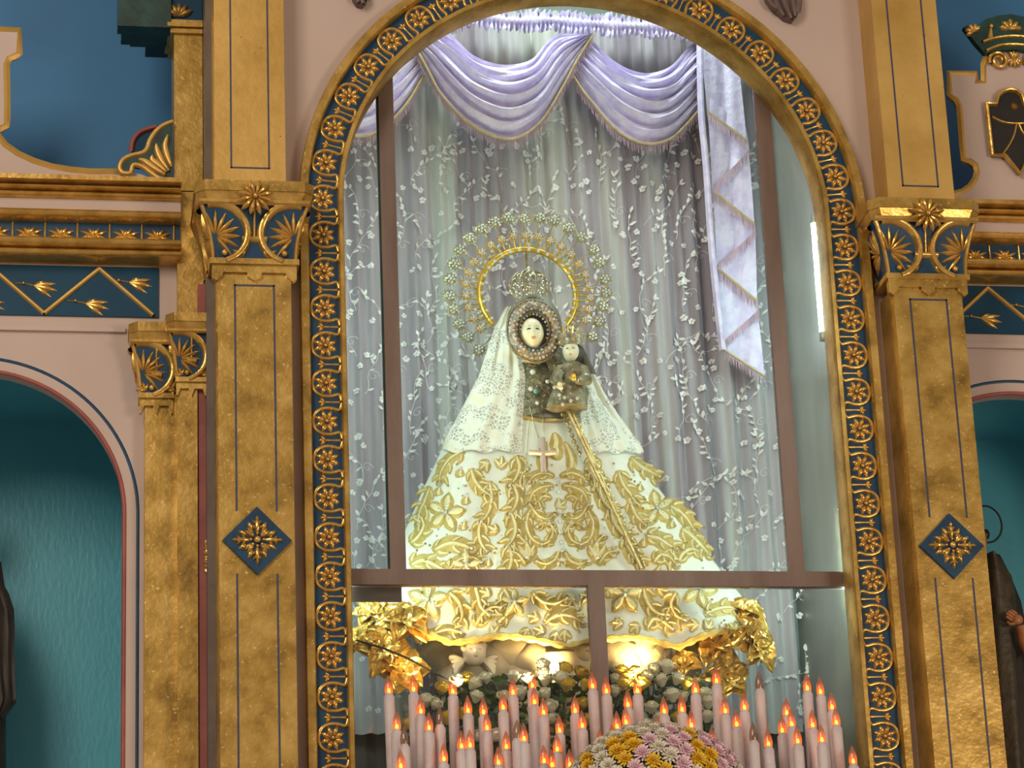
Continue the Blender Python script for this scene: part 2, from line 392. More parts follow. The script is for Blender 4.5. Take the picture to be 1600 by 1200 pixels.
g.ball((0,-.006,0),.006)
ROS = g.data('rosette','gold_carved')
g = G(); pth = cr([(-.056,-.046),(-.036,-.038),(-.0415,-.012),(-.0395,.014),(-.026,.034),(0,.0415),(.026,.034),(.0395,.014),(.0415,-.012),(.036,-.038),(.056,-.046)],5)
g.stroke(pth,.0066,.009,M0)
SCR = g.data('scroll_ring','gold_carved')
g = G()
for a,l in ((90,.024),(52,.021),(128,.021)): g.petal(0,.004,a,0,l,.0062,.008,M0,4,4,1.1)
g.stroke([(0,-.040),(0,-.015),(0,.006)],[.006,.003,.005],.006,M0)
BUD = g.data('bud','gold_carved')
NU = round((2*LS+LA)/.1205); step = (2*LS+LA)/NU
for i in range(NU):
    for nm, me, off in (('rosette',ROS,.5),('scroll_ring',SCR,.5),('bud',BUD,1.0)):
        x,z,f = frame_at((i+off)*step)
        inst(nm, me, AF, (x,.012,z), f)

# ================================================================== pilasters
g = G()
for k in range(4):
    a = k*90+90
    for da,r0,r1,w in ((0,.012,.072,.0085),(0,.05,.076,.006),(26,.03,.062,.008),(-26,.03,.062,.008),(38,.012,.048,.0075),(-38,.012,.048,.0075)):
        g.petal(0,0,a+da,r0,r1,w,.013,M0,4,5,1.1)
    for q in (1,-1):
        ca, sa = cos(math.radians(a)), sin(math.radians(a)); g.petal(.034*ca,.034*sa,a+q*62,0,.024,.0055,.012,M0,4,4)
        g.petal(.048*ca,.048*sa,a+q*50,0,.018,.005,.012,M0,4,4)
g.ball((0,-.010,0),.010,.008,.010)
for k in range(8): g.ball((.019*cos(k*pi/4),-.008,.019*sin(k*pi/4)),.0045)
LEAFX = g.data('leaf_cross','gold_carved')
def trapezoid(g, cx, hw, y0, y1, z0, z1, spread):
    b = len(g.v)
    for z in (z0,z1):
        for x,y in ((cx-hw,y0),(cx+hw,y0),(cx+hw+spread,y1),(cx-hw-spread,y1)): g.add((x,y,z))
    for q in ((0,1,5,4),(1,2,6,5),(2,3,7,6),(3,0,4,7),(4,5,6,7),(3,2,1,0)): g.face(*[b+i for i in q])
def line_rect(g, cx, hw, z0, z1, Y, w=.0028, bottom=False, top=False):
    for s in (-1,1): g.box(cx+s*hw-w, cx+s*hw+w, Y-.0012, Y+.002, z0, z1)
    if bottom: g.box(cx-hw-w, cx+hw+w, Y-.0012, Y+.002, z0, z0+2*w)
    if top: g.box(cx-hw-w, cx+hw+w, Y-.0012, Y+.002, z1-2*w, z1)
def pilaster(sd):
    word = 'left' if sd < 0 else 'right'
    nb = 'beside the blue niche with the dark cloak' if sd < 0 else 'beside the niche with the haloed statue'
    cx = sd*1.047; Y = -.10
    T = thing('pilaster', 'mottled gold leaf pilaster with blue diamond, %s' % nb, 'pilaster', (cx,0,ZB), 'lower gold pilasters')
    g = G(); trapezoid(g, cx, .110, Y, WY if 0 else .30, ZB, .372, .022); part('shaft', g, 'gold_leaf', T, False)
    g = G(); line_rect(g, cx, .0585, -.375, .337, Y, top=True); part('inlay_line', g, 'line_blue', T, False)
    g = G(); line_rect(g, cx, .0585, ZB, -.565, Y); part('inlay_line', g, 'line_blue', T, False)
    z = -.467; d = .103
    g = G(); g.poly([(cx,z-d),(cx+d*.98,z),(cx,z+d),(cx-d*.98,z)], Y-.012, Y+.005); D = part('diamond_panel', g, 'blue_paint', T, False)
    o = inst('leaf_cross', LEAFX, D, (cx,Y-.012,z))
    # the same ornament on the outward side face
    x = cx+sd*.120
    g = G(); b=len(g.v)
    for h in (0,.012):
        for dy,dz in ((0,-d),(.07,0),(0,d),(-.07,0)): g.add((x+sd*(h+.001), .07+dy, z+dz))
    for q in ((0,1,2,3),(4,5,6,7),(0,1,5,4),(1,2,6,5),(2,3,7,6),(3,0,4,7)): g.face(*[b+i for i in q])
    D = part('side_panel', g, 'blue_deep', T, False)
    o = link('leaf_cross', LEAFX, D); o.location = (x+sd*.013,.07,z); o.rotation_euler = (0,0,sd*pi/2); o.scale = (.7,1,1)
    return T
pilaster(-1); pilaster(1)
def upper_pilaster(sd):
    word = 'left' if sd < 0 else 'right'
    cx = sd*1.056; Y = -.10
    T = thing('upper_pilaster', 'smooth pale gold upper pilaster above the %s capital with a thin dark outline' % word, 'pilaster', (cx,0,.648), 'upper gold pilasters')
    g = G(); trapezoid(g, cx, .108, Y, .30, .648, 1.95, .012); part('shaft', g, 'gold_pale', T, False)
    g = G(); line_rect(g, cx, .0575, .717, 1.95, Y, .0025, bottom=True); part('inlay_line', g, 'line_blue', T, False)
upper_pilaster(-1); upper_pilaster(1)

# ================================================================== capitals
def capital(cx, Y, z0, z1, wb, wt, label, group, sides=(-1,), depth=.3, star=True, half=None, collar=True):
    """z0 underside of the collar, z1 top of the abacus, wb/wt half widths at neck and abacus, Y front of the shaft"""
    k = (z1-z0)/.31
    T = thing('capital', label, 'capital', (cx,Y,z0), group)
    za, zn = z1-.062*k, z0+.07*k                       # underside of abacus, top of neck bead
    fl = wt-wb
    def front(v):                                       # flare of the bell, measured from the shaft front
        t = min(1,max(0,(v-zn)/(za-zn))); return .012*k + fl*.55*t**1.8
    def hw(v):
        t = min(1,max(0,(v-zn)/(za-zn))); return wb*.97 + fl*.75*t**1.8
    def MF(u,v,h): return (cx+u, Y-front(v)-h, v)
    n = 8; rows=[]
    for i in range(n+1):
        v = lerp(zn,za,i/n); w=hw(v); f=Y-front(v)
        rows.append([(cx-w,Y+depth,v),(cx-w,f,v),(cx+w,f,v),(cx+w,Y+depth,v)])
    part('bell', G().grid(rows), 'blue_paint', T)
    # abacus: plate with cut corners and a cove below
    def plate(g, z_0, z_1, w0, w1, f0, f1, ch):
        rows=[]
        for z,w,f in ((z_0,w0,f0),(z_1,w1,f1)):
            y=Y-f; rows.append([(cx-w,Y+depth,z),(cx-w,y+ch,z),(cx-w+ch,y,z),(cx+w-ch,y,z),(cx+w,y+ch,z),(cx+w,Y+depth,z)])
        g.grid(rows, True); e=len(g.v); g.face(*range(e-6,e)); g.face(*range(e-12,e-6))
    ft = front(za)
    g = G(); plate(g, z1-.034*k, z1, wt, wt, ft+.025*k, ft+.025*k, .03*k); part('abacus', g, 'gold_leaf', T, False)
    g = G(); plate(g, za, z1-.034*k, wt*.93, wt*.985, ft+.008*k, ft+.02*k, .028*k); part('cove', g, 'gold_carved', T, False)
    g = G(); g.tube([(cx-wt*.93,Y-ft-.010*k,za-.004*k),(cx+wt*.93,Y-ft-.010*k,za-.004*k)], .010*k); part('roll_moulding', g, 'gold_carved', T)
    # fans
    def fan(M, c, s, name_mat, narrow=1.0):
        H = za-zn; r = H*.56; vy = zn+H*.45
        g = G(); ring = arc(c, vy, r*narrow, 90-100*s if s>0 else 90-100*s, 90+150*s, 20, r)
        ring = [p for p in arc(c, vy, r*narrow, 105 if s>0 else 75, -70 if s>0 else 250, 22, r*.93)]
        g.stroke(ring, [.0135*k]*len(ring), .018*k, M); part('fan_ring', g, name_mat, T)
        for a in (112,90,66,44,22,0,-24,-50):
            if s < 0: a = 180-a
            g = G(); g.petal(c, vy-.008*k, a, .006, r*.80*(narrow if abs(cos(math.radians(a)))>.6 else 1), .0078*k, .014*k, M, 4, 5, .9); part('fan_ray', g, name_mat, T)
        g = G(); q = M(c+s*.028*k, zn+.018*k, .008*k); g.ball(q, .010*k); part('bead', g, name_mat, T)
    inset = .018*k
    ww = hw((zn+za)/2)
    fan(MF, -ww+inset, 1, 'gold_carved'); 
    if half is None: fan(MF, ww-inset, -1, 'gold_carved')
    # edge rolls
    for s in (-1,1):
        g = G(); pts=[MF(s*hw(lerp(zn,za,i/8)), lerp(zn,za,i/8), 0) for i in range(9)]; g.tube(pts,.007*k,6); part('edge_roll', g, 'gold_carved', T)
    # bar, stem, leaves between the fans
    vm = lerp(zn,za,.36)
    g = G(); g.stroke([(-ww*.28,vm),(ww*.28,vm)], .011*k, .014*k, MF); part('bar', g, 'gold_carved', T)
    g = G(); g.stroke([(0,vm),(0,za-.02*k)], .0045*k, .008*k, MF); part('stem', g, 'gold_carved', T)
    for s in (-1,1):
        g = G()
        for a,l in ((70,.034),(35,.04),(105,.028),(5,.035)): g.petal(s*.035*k, zn+.008*k, a if s>0 else 180-a, 0, l*k, .007*k, .012*k, MF, 4, 4)
        part('leaf', g, 'gold_carved', T)
    if star:
        q = MF(0, za+.004*k, .030*k); g = G()
        for j in range(12):
            R = plane(0); a = j*30+15
            def MS(u,v,h,q=q): 
                d = sqrt(u*u+v*v); return (q[0]+u, q[1]-h-.006*k+ .10*d, q[2]+v)
            g.petal(0,0,a,.004,.060*k,.0092*k,.016*k,MS,4,5,1.15)
        g.ball((q[0],q[1]-.012*k,q[2]),.009*k); part('star_flower', g, 'gold_carved', T)
    # neck bead and toothed collar
    g = G(); g.box(cx-wb*1.05, cx+wb*1.05, Y-.022*k, Y+depth, zn-.018*k, zn); part('neck_moulding', g, 'gold_leaf', T, False)
    if collar:
        w=wb*.99; a=zn-.018*k; b1=zn-.042*k; b2=z0; k_=k; k=min(k,wb/.128)
        out=[(cx-w,a),(cx-w,b2+.008*k),(cx-w+.012*k,b2),(cx-w+.030*k,b1-.012*k),(cx-w+.034*k,b1),(cx-.022*k,b1),(cx-.022*k,b1-.012*k),(cx,b2),(cx+.022*k,b1-.012*k),(cx+.022*k,b1),(cx+w-.034*k,b1),(cx+w-.030*k,b1-.012*k),(cx+w-.012*k,b2),(cx+w,b2+.008*k),(cx+w,a)]
        k=k_; g = G(); g.poly(out, Y-.012*k, Y+.01); part('collar', g, 'gold_leaf', T, False)
    # fans on the side faces turned to the viewer
    for s in sides:
        def MSd(u,v,h,s=s): return (cx+s*(hw(v)+h), Y+u, v)
        H=za-zn; c=.03; r=H*.56; vy=zn+H*.45
        g = G(); g.stroke(arc(c+.02,vy,r*.9,115,-70,18,r*.93), .0115*k, .016*k, MSd); part('fan_ring', g, 'gold_carved', T)
        for a in (100,78,56,34,12,-12,-36):
            g = G(); g.petal(c, vy, a, .004, r*.8, .008*k, .014*k, MSd, 4, 5); part('fan_ray', g, 'gold_carved', T)
        g = G(); g.stroke([(c+.14,zn),(c+.12,vy),(c+.13,za)], [.03*k,.02*k,.04*k], .02*k, MSd); part('leaf', g, 'gold_dark', T)
    return T
capital(-1.047,-.10,.345,.650,.128,.180,'gilded capital with a star flower and two fans, on the left pilaster','main capitals',(-1,1),.28)
capital(1.047,-.10,.345,.650,.128,.180,'gilded capital with a star flower and two fans, on the right pilaster','main capitals',(-1,1),.28)

# ================================================================== left wing: paired inner pilasters
def small_pilaster(x0, x1, Y, ztop, zbot, label):
    cx=(x0+x1)/2; T = thing('slim_pilaster', label, 'pilaster', (cx,Y,zbot), 'slim pilasters of the left wing')
    part('shaft', G().box(x0,x1,Y,QY+.02 if Y<QY else Y+.1,zbot,ztop), 'gold_leaf', T, False); return T
a = P(226,800,.10).x; b = P(277,800,.10).x
za_ = P(250,610,.10).z
small_pilaster(a, b, .10, za_+.02, ZB, 'narrow gold pilaster next to the pink niche arch, outer of the pair')
small_pilaster(P(277,800,.05).x, -1.21, .05, P(290,590,.05).z+.02, ZB, 'narrow gold pilaster in the corner beside the big mottled pilaster')
capital(P(244,600,.10).x, .10, P(250,648,.10).z, P(250,512,.10).z, .050, .084, 'small gilded fan capital, lower and outer of the pair at the pink wall', 'small capitals', (-1,), .1, False, half=1)
capital(P(299,600,.05).x, .05, P(300,620,.05).z, P(300,497,.05).z, .046, .078, 'small gilded fan capital tucked in the corner, upper of the pair', 'small capitals', (-1,), .06, False, half=1)
# gold strip between cornice and corner capital
T = thing('corner_strip', 'plain gold strip between the blue zigzag panel and the big left pilaster', 'strip', (-1.23,.10,.2), None)
x0 = P(277,450,.11).x
part('strip', G().box(x0, -1.187, .11, QY+.02, P(300,500,.11).z, P(300,300,.11).z), 'gold_leaf', T, False)

# ================================================================== cornices and zigzag friezes of the wings
def cornice(sd):
    word = 'left' if sd<0 else 'right'
    x0,x1 = (-2.3, P(283,340,.06).x) if sd<0 else (1.195, 2.3)
    Z = lambda y: P(100,y,.08).z
    T = thing('cornice', 'gilded cornice of the %s wing with a row of palmettes on blue' % word, 'cornice', ((x0+x1)/2,QY,Z(400)), 'wing cornices')
    def mold(prof, name):
        part(name, G().grid([[(x,y,z) for y,z in prof] for x in (x0,x1)]), 'gold_carved', T)
    def roll(za,zb,Y,r):
        zc=(za+zb)/2; h=(zb-za)/2
        return [(Y+r-r*sin(pi*i/8)*1.0, zc-h*cos(pi*i/8)) for i in range(9)]
    mold([(QY,Z(310))]+roll(Z(310),Z(300),.06,.03)+roll(Z(300),Z(293),.045,.03)+[(.02,Z(292)),(.02,Z(285)),(QY,Z(284))], 'upper_moulding')
    part('pink_band', G().box(x0,x1,.085,QY+.01,Z(330),Z(308)), 'pink_wall', T, False)
    mold([(QY,Z(345))]+roll(Z(344),Z(327),.05,.05)+[(QY,Z(326))], 'middle_moulding')
    part('blue_band', G().box(x0,x1,.10,QY+.01,Z(376),Z(343)), 'blue_paint', T, False)
    mold([(QY,Z(400))]+roll(Z(399),Z(388),.065,.03)+roll(Z(388),Z(374),.04,.04)+[(QY,Z(373))], 'lower_moulding')
    z0=Z(374); z1=Z(345); zc=(z0+z1)/2
    g=G()
    for a,l in ((90,.020),(60,.027),(120,.027),(25,.034),(155,.034),(-5,.03),(185,.03)): g.petal(0,-.012,a,0,l,.0055,.009,M0,4,4)
    for a in (-60,-120,-90): g.petal(0,-.008,a,0,.016,.0055,.009,M0,4,4)
    PAL=g.data('palmette','gold_carved')
    g=G(); g.stroke([(0,-(z1-z0)/2),(0,(z1-z0)/2)],[.005,.0035],.008,M0); BAR=g.data('divider','gold_carved')
    xs = P(45,360,.10).x if sd<0 else P(1569,398,.10).x
    for i in range(-6,12):
        x = xs + i*.098
        if x0+.03<x<x1-.03: inst('palmette',PAL,T,(x,.10,zc+.004),0,1.35)
        x += .049
        if x0+.02<x<x1-.02: inst('divider',BAR,T,(x,.10,zc))
cornice(-1); cornice(1)
def zigzag(sd, Y=.147):
    word = 'left' if sd<0 else 'right'
    zt = P(150,417,Y).z; zb = P(150,495,Y).z
    x0,x1 = (-2.3,P(248,460,Y).x) if sd<0 else (1.2,2.3)
    T = thing('frieze_panel','deep blue frieze panel with gold zigzag rods and wheat sprigs, %s wing' % word,'panel',((x0+x1)/2,Y,zb),'zigzag friezes')
    part('board', G().box(x0,x1,Y-.004,QY+.01,zb,zt), 'blue_deep', T, False)
    xp = P(155,421,Y).x if sd<0 else P(1542,452,Y).x
    hl = .165; pts=[]
    k=-6
    while k<7:
        pts.append((xp+k*hl, zt-.008 if k%2==0 else zb+.006)); k+=1
    M = plane(Y-.004)
    for p,q in zip(pts,pts[1:]):
        if q[0] > x1+.02 or q[0] < x0: continue
        if p[0] < x0: p=(x0, lerp(p[1],q[1],(x0-p[0])/(q[0]-p[0])))
        part('rod', G().stroke([p,((p[0]+q[0])/2,(p[1]+q[1])/2),q],.0075,.012,M,6), 'gold_pale', T)
    g=G(); g.stroke([(-.055,.004),(-.03,.005),(0,0)],[.0022,.0022,.003],.005,M0)
    for a,l,w in ((8,.070,.0085),(-10,.074,.009),(-32,.066,.009),(24,.040,.006)): g.petal(0,0,a,0,l,w,.010,M0,4,5,1.05)
    g.ball((-.03,-.004,.005),.005)
    SP=g.data('wheat_sprig','gold_carved')
    spots = [(52,446),(133,474),(201,441),(-30,474)] if sd<0 else [(1531,497),(1602,480)]
    for px,py in spots:
        q=P(px,py,Y-.004); inst('wheat_sprig',SP,T,(q.x,Y-.004,q.z),random.uniform(-.08,.05))
zigzag(-1); zigzag(1)

# ================================================================== upper storey: cut-out boards, shield, leaf, columns
def board(pts_px, Y, label, th=.035, name='cutout_board', closed_extra=(), edge=.011):
    pts=[P2(x,y,Y) for x,y in pts_px]; ex=[P2(x,y,Y) for x,y in closed_extra]
    T = thing(name,label,'board',(pts[0][0],Y,min(p[1] for p in pts+ex)))
    part('face', G().poly(pts+ex,Y,Y+th), 'pink_wall', T, False)
    g=G(); g.stroke(pts,edge,.007,plane(Y),2); part('gilt_edge', g, 'gold_pale', T); return T
curve = [(192,268),(165,268),(140,268),(110,265),(80,260),(52,251),(28,240),(8,226),(-6,208),(-3,202),(10,196),(11,185),(11,150),(10,100),(14,91),(26,86),(30,84),(30,47),(-30,44)]
board(curve, .12, 'pink cut-out board with gold edge, scooped to the leaf ornament at upper left', closed_extra=[(-220,40),(-220,300),(262,300),(262,285),(240,280),(220,272)])
curve = [(1470,303),(1490,303),(1505,299),(1516,291),(1524,280),(1527,268),(1524,257),(1516,251),(1506,249),(1504,230),(1501,190),(1499,165),(1494,155),(1484,148),(1483,114),(1526,115),(1526,128),(1537,128),(1537,100),(1541,90),(1549,84)]
board(curve, .12, 'pink cut-out board with stepped gold edge holding the black shield', closed_extra=[(1640,60),(1720,140),(1720,330),(1470,322)])
# black shield with gold lines and star
Y=.105
out=[(1541,162),(1553,162),(1556,152),(1563,144),(1574,140),(1585,142),(1594,148),(1598,162),(1611,164),(1614,238),(1595,246),(1592,270),(1569,243),(1550,243)]
out=[(1541,162),(1556,163),(1559,150),(1567,143),(1577,140),(1588,142),(1596,149),(1600,163),(1616,164),(1619,243),(1608,246),(1593,272),(1570,243),(1550,243)]
T = thing('shield','black coat of arms with gold border, star and lines under the gilded crown','shield',tuple(P(1580,270,Y)))
pts=[P2(x,y,Y) for x,y in out]
part('field', G().poly(pts,Y,.12), 'black_paint', T, False)
g=G(); g.stroke(pts+[pts[0]],.0085,.014,plane(Y)); part('border', g, 'gold_carved', T)
g=G(); g.stroke(cr([P2(x,y,Y) for x,y in ((1550,183),(1564,190),(1580,193),(1600,193),(1612,190))],4),.0042,.008,plane(Y)); part('chevron_line', g, 'gold_carved', T)
for q in (((1588,195),(1584,212),(1576,228),(1566,242)),((1592,195),(1597,206),(1605,216),(1615,226))):
    g=G(); g.stroke(cr([P2(x,y,Y) for x,y in q],4),.004,.008,plane(Y)); part('robe_line', g, 'gold_carved', T)
g=G(); c=P2(1585,166,Y)
for k in range(8): g.petal(c[0],c[1],k*45,0,.015,.003,.006,plane(Y),2,3)
part('star', g, 'gold_carved', T)
# crown over the shield
Y=.10
T = thing('crown_relief','gilded and teal carved crown above the black shield','crown',tuple(P(1580,82,Y)))
o=[(1506,42),(1512,39),(1524,42),(1540,30),(1560,24),(1580,22),(1600,26),(1625,32),(1640,42),(1655,40),(1622,84),(1605,80),(1585,77),(1565,78),(1540,84),(1524,66)]
part('cap', G().poly([P2(x,y,Y) for x,y in o],Y,.125), 'teal_dark', T, False)
for pth,w in ((((1535,66),(1555,60),(1580,57),(1605,59),(1625,66)),.006),(((1540,80),(1560,72),(1580,70),(1604,72),(1620,80)),.006)):
    g=G(); g.stroke(cr([P2(x,y,Y) for x,y in pth],5),w,.012,plane(Y)); part('band', g, 'gold_carved', T)
for cxp,cyp,sc,rot in ((1579,46,1,0),(1522,50,.8,35),(1636,50,.8,-35)):
    g=G(); c=P2(cxp,cyp,Y)
    for a in (90,45,135,10,170): g.petal(c[0],c[1],a+rot,0,.040*sc,.011*sc,.014,plane(Y),4,4,1.3)
    part('fleuron', g, 'gold_carved', T)
g=G()
for cxp,cyp in ((1548,42),(1610,44)):
    c=P2(cxp,cyp,Y); g.ball((c[0],Y-.006,c[1]),.008); g.stroke([c,P2(cxp,cyp+20,Y)],[.004,.012],.008,plane(Y))
part('pearl', g, 'gold_carved', T)
T = thing('volute_ornament','gilded scroll volutes with leaf cluster under the carved crown','ornament',tuple(P(1575,112,.11)))
for sx,c in ((1,(1560,96)),(-1,(1612,97))):
    g=G(); c=P2(*c,.115); pts=[]
    for i in range(26):
        t=i/25; r=lerp(.034,.008,t); a=math.radians(200-sx*0-620*t) if sx>0 else math.radians(-20+620*t); pts.append((c[0]+r*cos(a),c[1]+r*sin(a)))
    g.stroke(pts,[lerp(.009,.005,i/25) for i in range(26)],.014,plane(.115)); part('volute', g, 'gold_carved', T)
g=G(); c=P2(1584,92,.115)
for a in (-90,-60,-120,-30,-150,90,60,120): g.petal(c[0],c[1],a,0,.034,.0085,.014,plane(.115),4,4)
part('leaf_cluster', g, 'gold_carved', T)
# leaf ornament, upper left
Y=.10
T = thing('leaf_ornament','teal and gold palm-leaf corner ornament on the left cut-out board','ornament',tuple(P(240,280,Y)))
o=[(270,190),(255,196),(243,206),(234,220),(230,232),(222,239),(205,243),(192,250),(187,262),(192,270),(204,270),(208,258),(222,260),(236,270),(250,279),(268,281)]
part('board', G().poly([P2(x,y,Y) for x,y in o],Y,.125), 'teal_dark', T, False)
g=G(); g.stroke(cr([P2(x,y,Y) for x,y in o],3),.0085,.01,plane(Y)); part('gilt_edge', g, 'gold_pale', T)
for q in (((268,262),(262,245),(258,228),(262,212)),((264,268),(252,250),(246,236),(244,226)),((260,270),(248,258),(238,250),(238,244)),((258,274),(240,262),(226,252),(216,250))):
    g=G(); p=cr([P2(x,y,Y) for x,y in q],4); n=len(p); g.stroke(p,[.004+.008*sin(pi*i/(n-1)) for i in range(n)],.012,plane(Y)); part('frond', g, 'gold_pale', T)
g=G(); g.stroke(cr([P2(x,y,.2) for x,y in ((205,238),(208,220),(220,206),(244,198))],5),.009,.01,plane(.2)); part('red_rim', g, 'red_edge', T)
g=G(); g.poly([P2(x,y,.21) for x,y in ((205,238),(208,220),(220,206),(250,196),(262,240),(225,245))],.203,.225); part('rear_board', g, 'blue_deep', T, False)
# slim gold column with dark teal canopy, upper left
T = thing('upper_column','slim gold column at upper left below a dark teal canopy','column',tuple(P(295,290,.12)))
xa=P(272,200,.12).x; xb=-1.187
part('shaft', G().box(xa,xb,.12,.30,P(290,298,.12).z,P(290,52,.12).z), 'gold_leaf', T, False)
for i,(y0,y1,e) in enumerate(((54,47,.012),(46,40,.022),(39,34,.014))):
    part('collar', G().box(xa-e,xb,.12-e,.30,P(290,y0,.12).z,P(290,y1,.12).z), 'gold_carved', T, False)
g=G(); c=P2(290,14,.10); part('block', G().box(xa-.01,xb,.12,.3,P(290,34,.12).z,P(290,-40,.12).z), 'blue_deep', T, False)
for a in (60,90,120,30,150): g.petal(c[0]-.02,c[1]-.02,a,0,.05,.011,.014,plane(.115),4,4)
part('leaf', g, 'gold_dark', T)
T = thing('canopy','dark teal stepped canopy moulding at the top left corner','canopy',tuple(P(230,95,.3)))
for i,(xl,xr,y0,Y0,Y1) in enumerate(((184,252,40,.10,.16),(190,262,52,.16,.24),(204,264,60,.24,.30),(228,268,72,.30,.38))):
    part('moulding', G().box(P(xl,y0,Y0).x,P(xr,y0,Y0).x if i else xa-.01,Y0,Y1,P(xl,y0,Y0).z,2.2), 'teal_dark', T, False)
# carved wing tips near the top edge
def wing_tip(pxs, label, feathers):
    Y=.0; T=thing('carved_wing',label,'wing',tuple(P(*pxs[0],Y)),'carved wings at the top')
    part('wing_body', G().poly([P2(x,y,Y+.01) for x,y in pxs],Y+.005,WY), 'stone_wing', T, False)
    for f in feathers:
        p=cr([P2(x,y,Y+.005) for x,y in f],4); n=len(p)
        part('feather', G().stroke(p,[.004+.010*sin(pi*(i+1)/(n+1)) for i in range(n)],.016,plane(Y+.005)), 'stone_wing', T)
wing_tip([(1190,-30),(1197,0),(1212,18),(1226,30),(1238,34),(1246,24),(1249,0),(1250,-30)],'brown carved angel wing tip on the pink wall right of the arch',
  [((1195,-20),(1202,4),(1214,16)),((1206,-20),(1212,6),(1224,27)),((1220,-20),(1226,8),(1236,31)),((1234,-20),(1239,6),(1242,28)),((1246,-20),(1247,2),(1246,22))])
wing_tip([(546,-30),(551,-2),(558,8),(566,10),(573,4),(577,-30)],'brown carved wing tip on the pink wall left of the arch',
  [((550,-25),(555,-6),(560,6)),((560,-25),(564,-4),(567,8)),((570,-25),(571,-6),(572,3))])
# ================================================================== glazed front of the case
GY = .125
T = thing('glass_case_front','brown metal glazing bars with clear panes closing the niche','glazing',(0,GY,-1.3))
zr0 = P(940,917,GY).z; zr1 = P(940,893,GY).z
part('rail', G().box(-JX,JX,GY-.015,GY+.015,zr0,zr1), 'bar_brown', T, False)
def vbar(xl,xr,py,z0,z1,name='mullion'):
    a=P(xl,py,GY-.015).x; b=P(xr,py,GY-.015).x
    return part(name, G().box(a,b,GY-.015,GY+.015,z0,z1), 'bar_brown', T, False),a,b
_,la,lb = vbar(600,624,500,zr1,2.0); _,ra,rb = vbar(1212,1236,600,zr1,2.0); _,ma,mb = vbar(922,948,990,-1.3,zr0)
xb=P(630,926,GY-.02).x
part('bracket_plate', G().box(-JX,xb,GY+.016,GY+.028,P(600,937,GY).z,zr0+.01), 'bar_dark', T, False)
part('edge_strip', G().box(la-.006,la,GY-.004,GY+.004,zr1,2.0), 'teal_dark', T, False)
for a,b,z0,z1 in ((-JX+.004,la-.007,zr1,1.98),(lb+.002,ra-.002,zr1,1.98),(rb+.002,JX-.004,zr1,1.98),(-JX+.004,ma-.002,-1.3,zr0),(mb+.002,JX-.004,-1.3,zr0)):
    part('glass_pane', G().box(a,b,GY-.003,GY+.003,z0+.002,z1-.002), 'glass', T, False)
# fluorescent tubes tucked behind the frame
def tube_lamp(x,y,z0,z1,label):
    T=thing('tube_lamp',label,'lamp',(x,y,z0),'fluorescent tubes behind the frame')
    part('tube', G().tube([(x,y,z0),(x,y,z1)],.012,10), 'tube_lamp', T)
    for z in (z0,z1): part('end_cap', G().tube([(x,y,z-.015),(x,y,z+.012)],.0135,10), 'jamb_grey', T)
tube_lamp(.771,.142,.30,.70,'glowing fluorescent tube behind the right side of the arch')
tube_lamp(-.771,.142,.30,.70,'fluorescent tube behind the left side of the arch')
tube_lamp(.786,.142,-.60,-.26,'fluorescent tube low behind the right jamb of the frame')
tube_lamp(-.786,.142,-.60,-.26,'fluorescent tube low behind the left jamb of the frame')

# ================================================================== curtain
CY = .75
def fold(x,z):
    t = min(1,max(0,(1.7-z)/2.6))
    return .016*sin(x*62+1.4*sin(x*9)) *(.55+.45*sin(x*13+1)) + .010*sin(x*131+z*.6) + .012*t*sin(x*23+.8*z)
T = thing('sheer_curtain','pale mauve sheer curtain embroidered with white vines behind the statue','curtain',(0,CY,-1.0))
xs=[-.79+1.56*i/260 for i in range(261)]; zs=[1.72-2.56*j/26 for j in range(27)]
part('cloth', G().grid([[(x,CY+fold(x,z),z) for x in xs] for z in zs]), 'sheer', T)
MC = lambda u,v,h: (u, CY+fold(u,v)-.010-h, v)
g=G(); rnd=random.Random(5)
def cflower(x,z,r):
    for k in range(5): g.petal(x,z,k*72+rnd.uniform(0,30),r*.1,r,r*.42,.001,MC,2,3,1.4)
def cleaf(x,z,a,l): g.petal(x,z,a,0,l,l*.22,.001,MC,2,3,1.0)
def vine(x,z):
    a=rnd.uniform(60,120); pts=[(x,z)]
    for i in range(9):
        a+=rnd.uniform(-28,28); pts.append((pts[-1][0]+.023*cos(math.radians(a)),pts[-1][1]+.023*sin(math.radians(a))))
    g.stroke(cr(pts,2),.0007,.0006,MC,2)
    for i,p in enumerate(pts[1:]):
        if rnd.random()<.75: cleaf(p[0],p[1],a+rnd.choice((-55,50,0)),rnd.uniform(.016,.026))
    cleaf(pts[-1][0],pts[-1][1],a,.024)
    # curl
    c=(pts[3][0]+.02,pts[3][1]); q=[(c[0]+.02*(1-i/14)*cos(i*.62),c[1]+.02*(1-i/14)*sin(i*.62)) for i in range(14)]
    g.stroke(q,.0006,.0005,MC,2)
    for k in range(rnd.choice((2,3,3))): cflower(x+rnd.uniform(-.05,.06),z-.01+rnd.uniform(-.03,.03),rnd.uniform(.0095,.0135))
z=1.20
row=0
while z>-.80:
    x=-.74+(.07 if row%2 else 0)
    while x<.76: vine(x+rnd.uniform(-.02,.02),z+rnd.uniform(-.03,.03)); x+=.108
    z-=.150; row+=1
part('embroidery', g, 'thread_white', T, kind='stuff', label='white embroidered vines and blossoms')

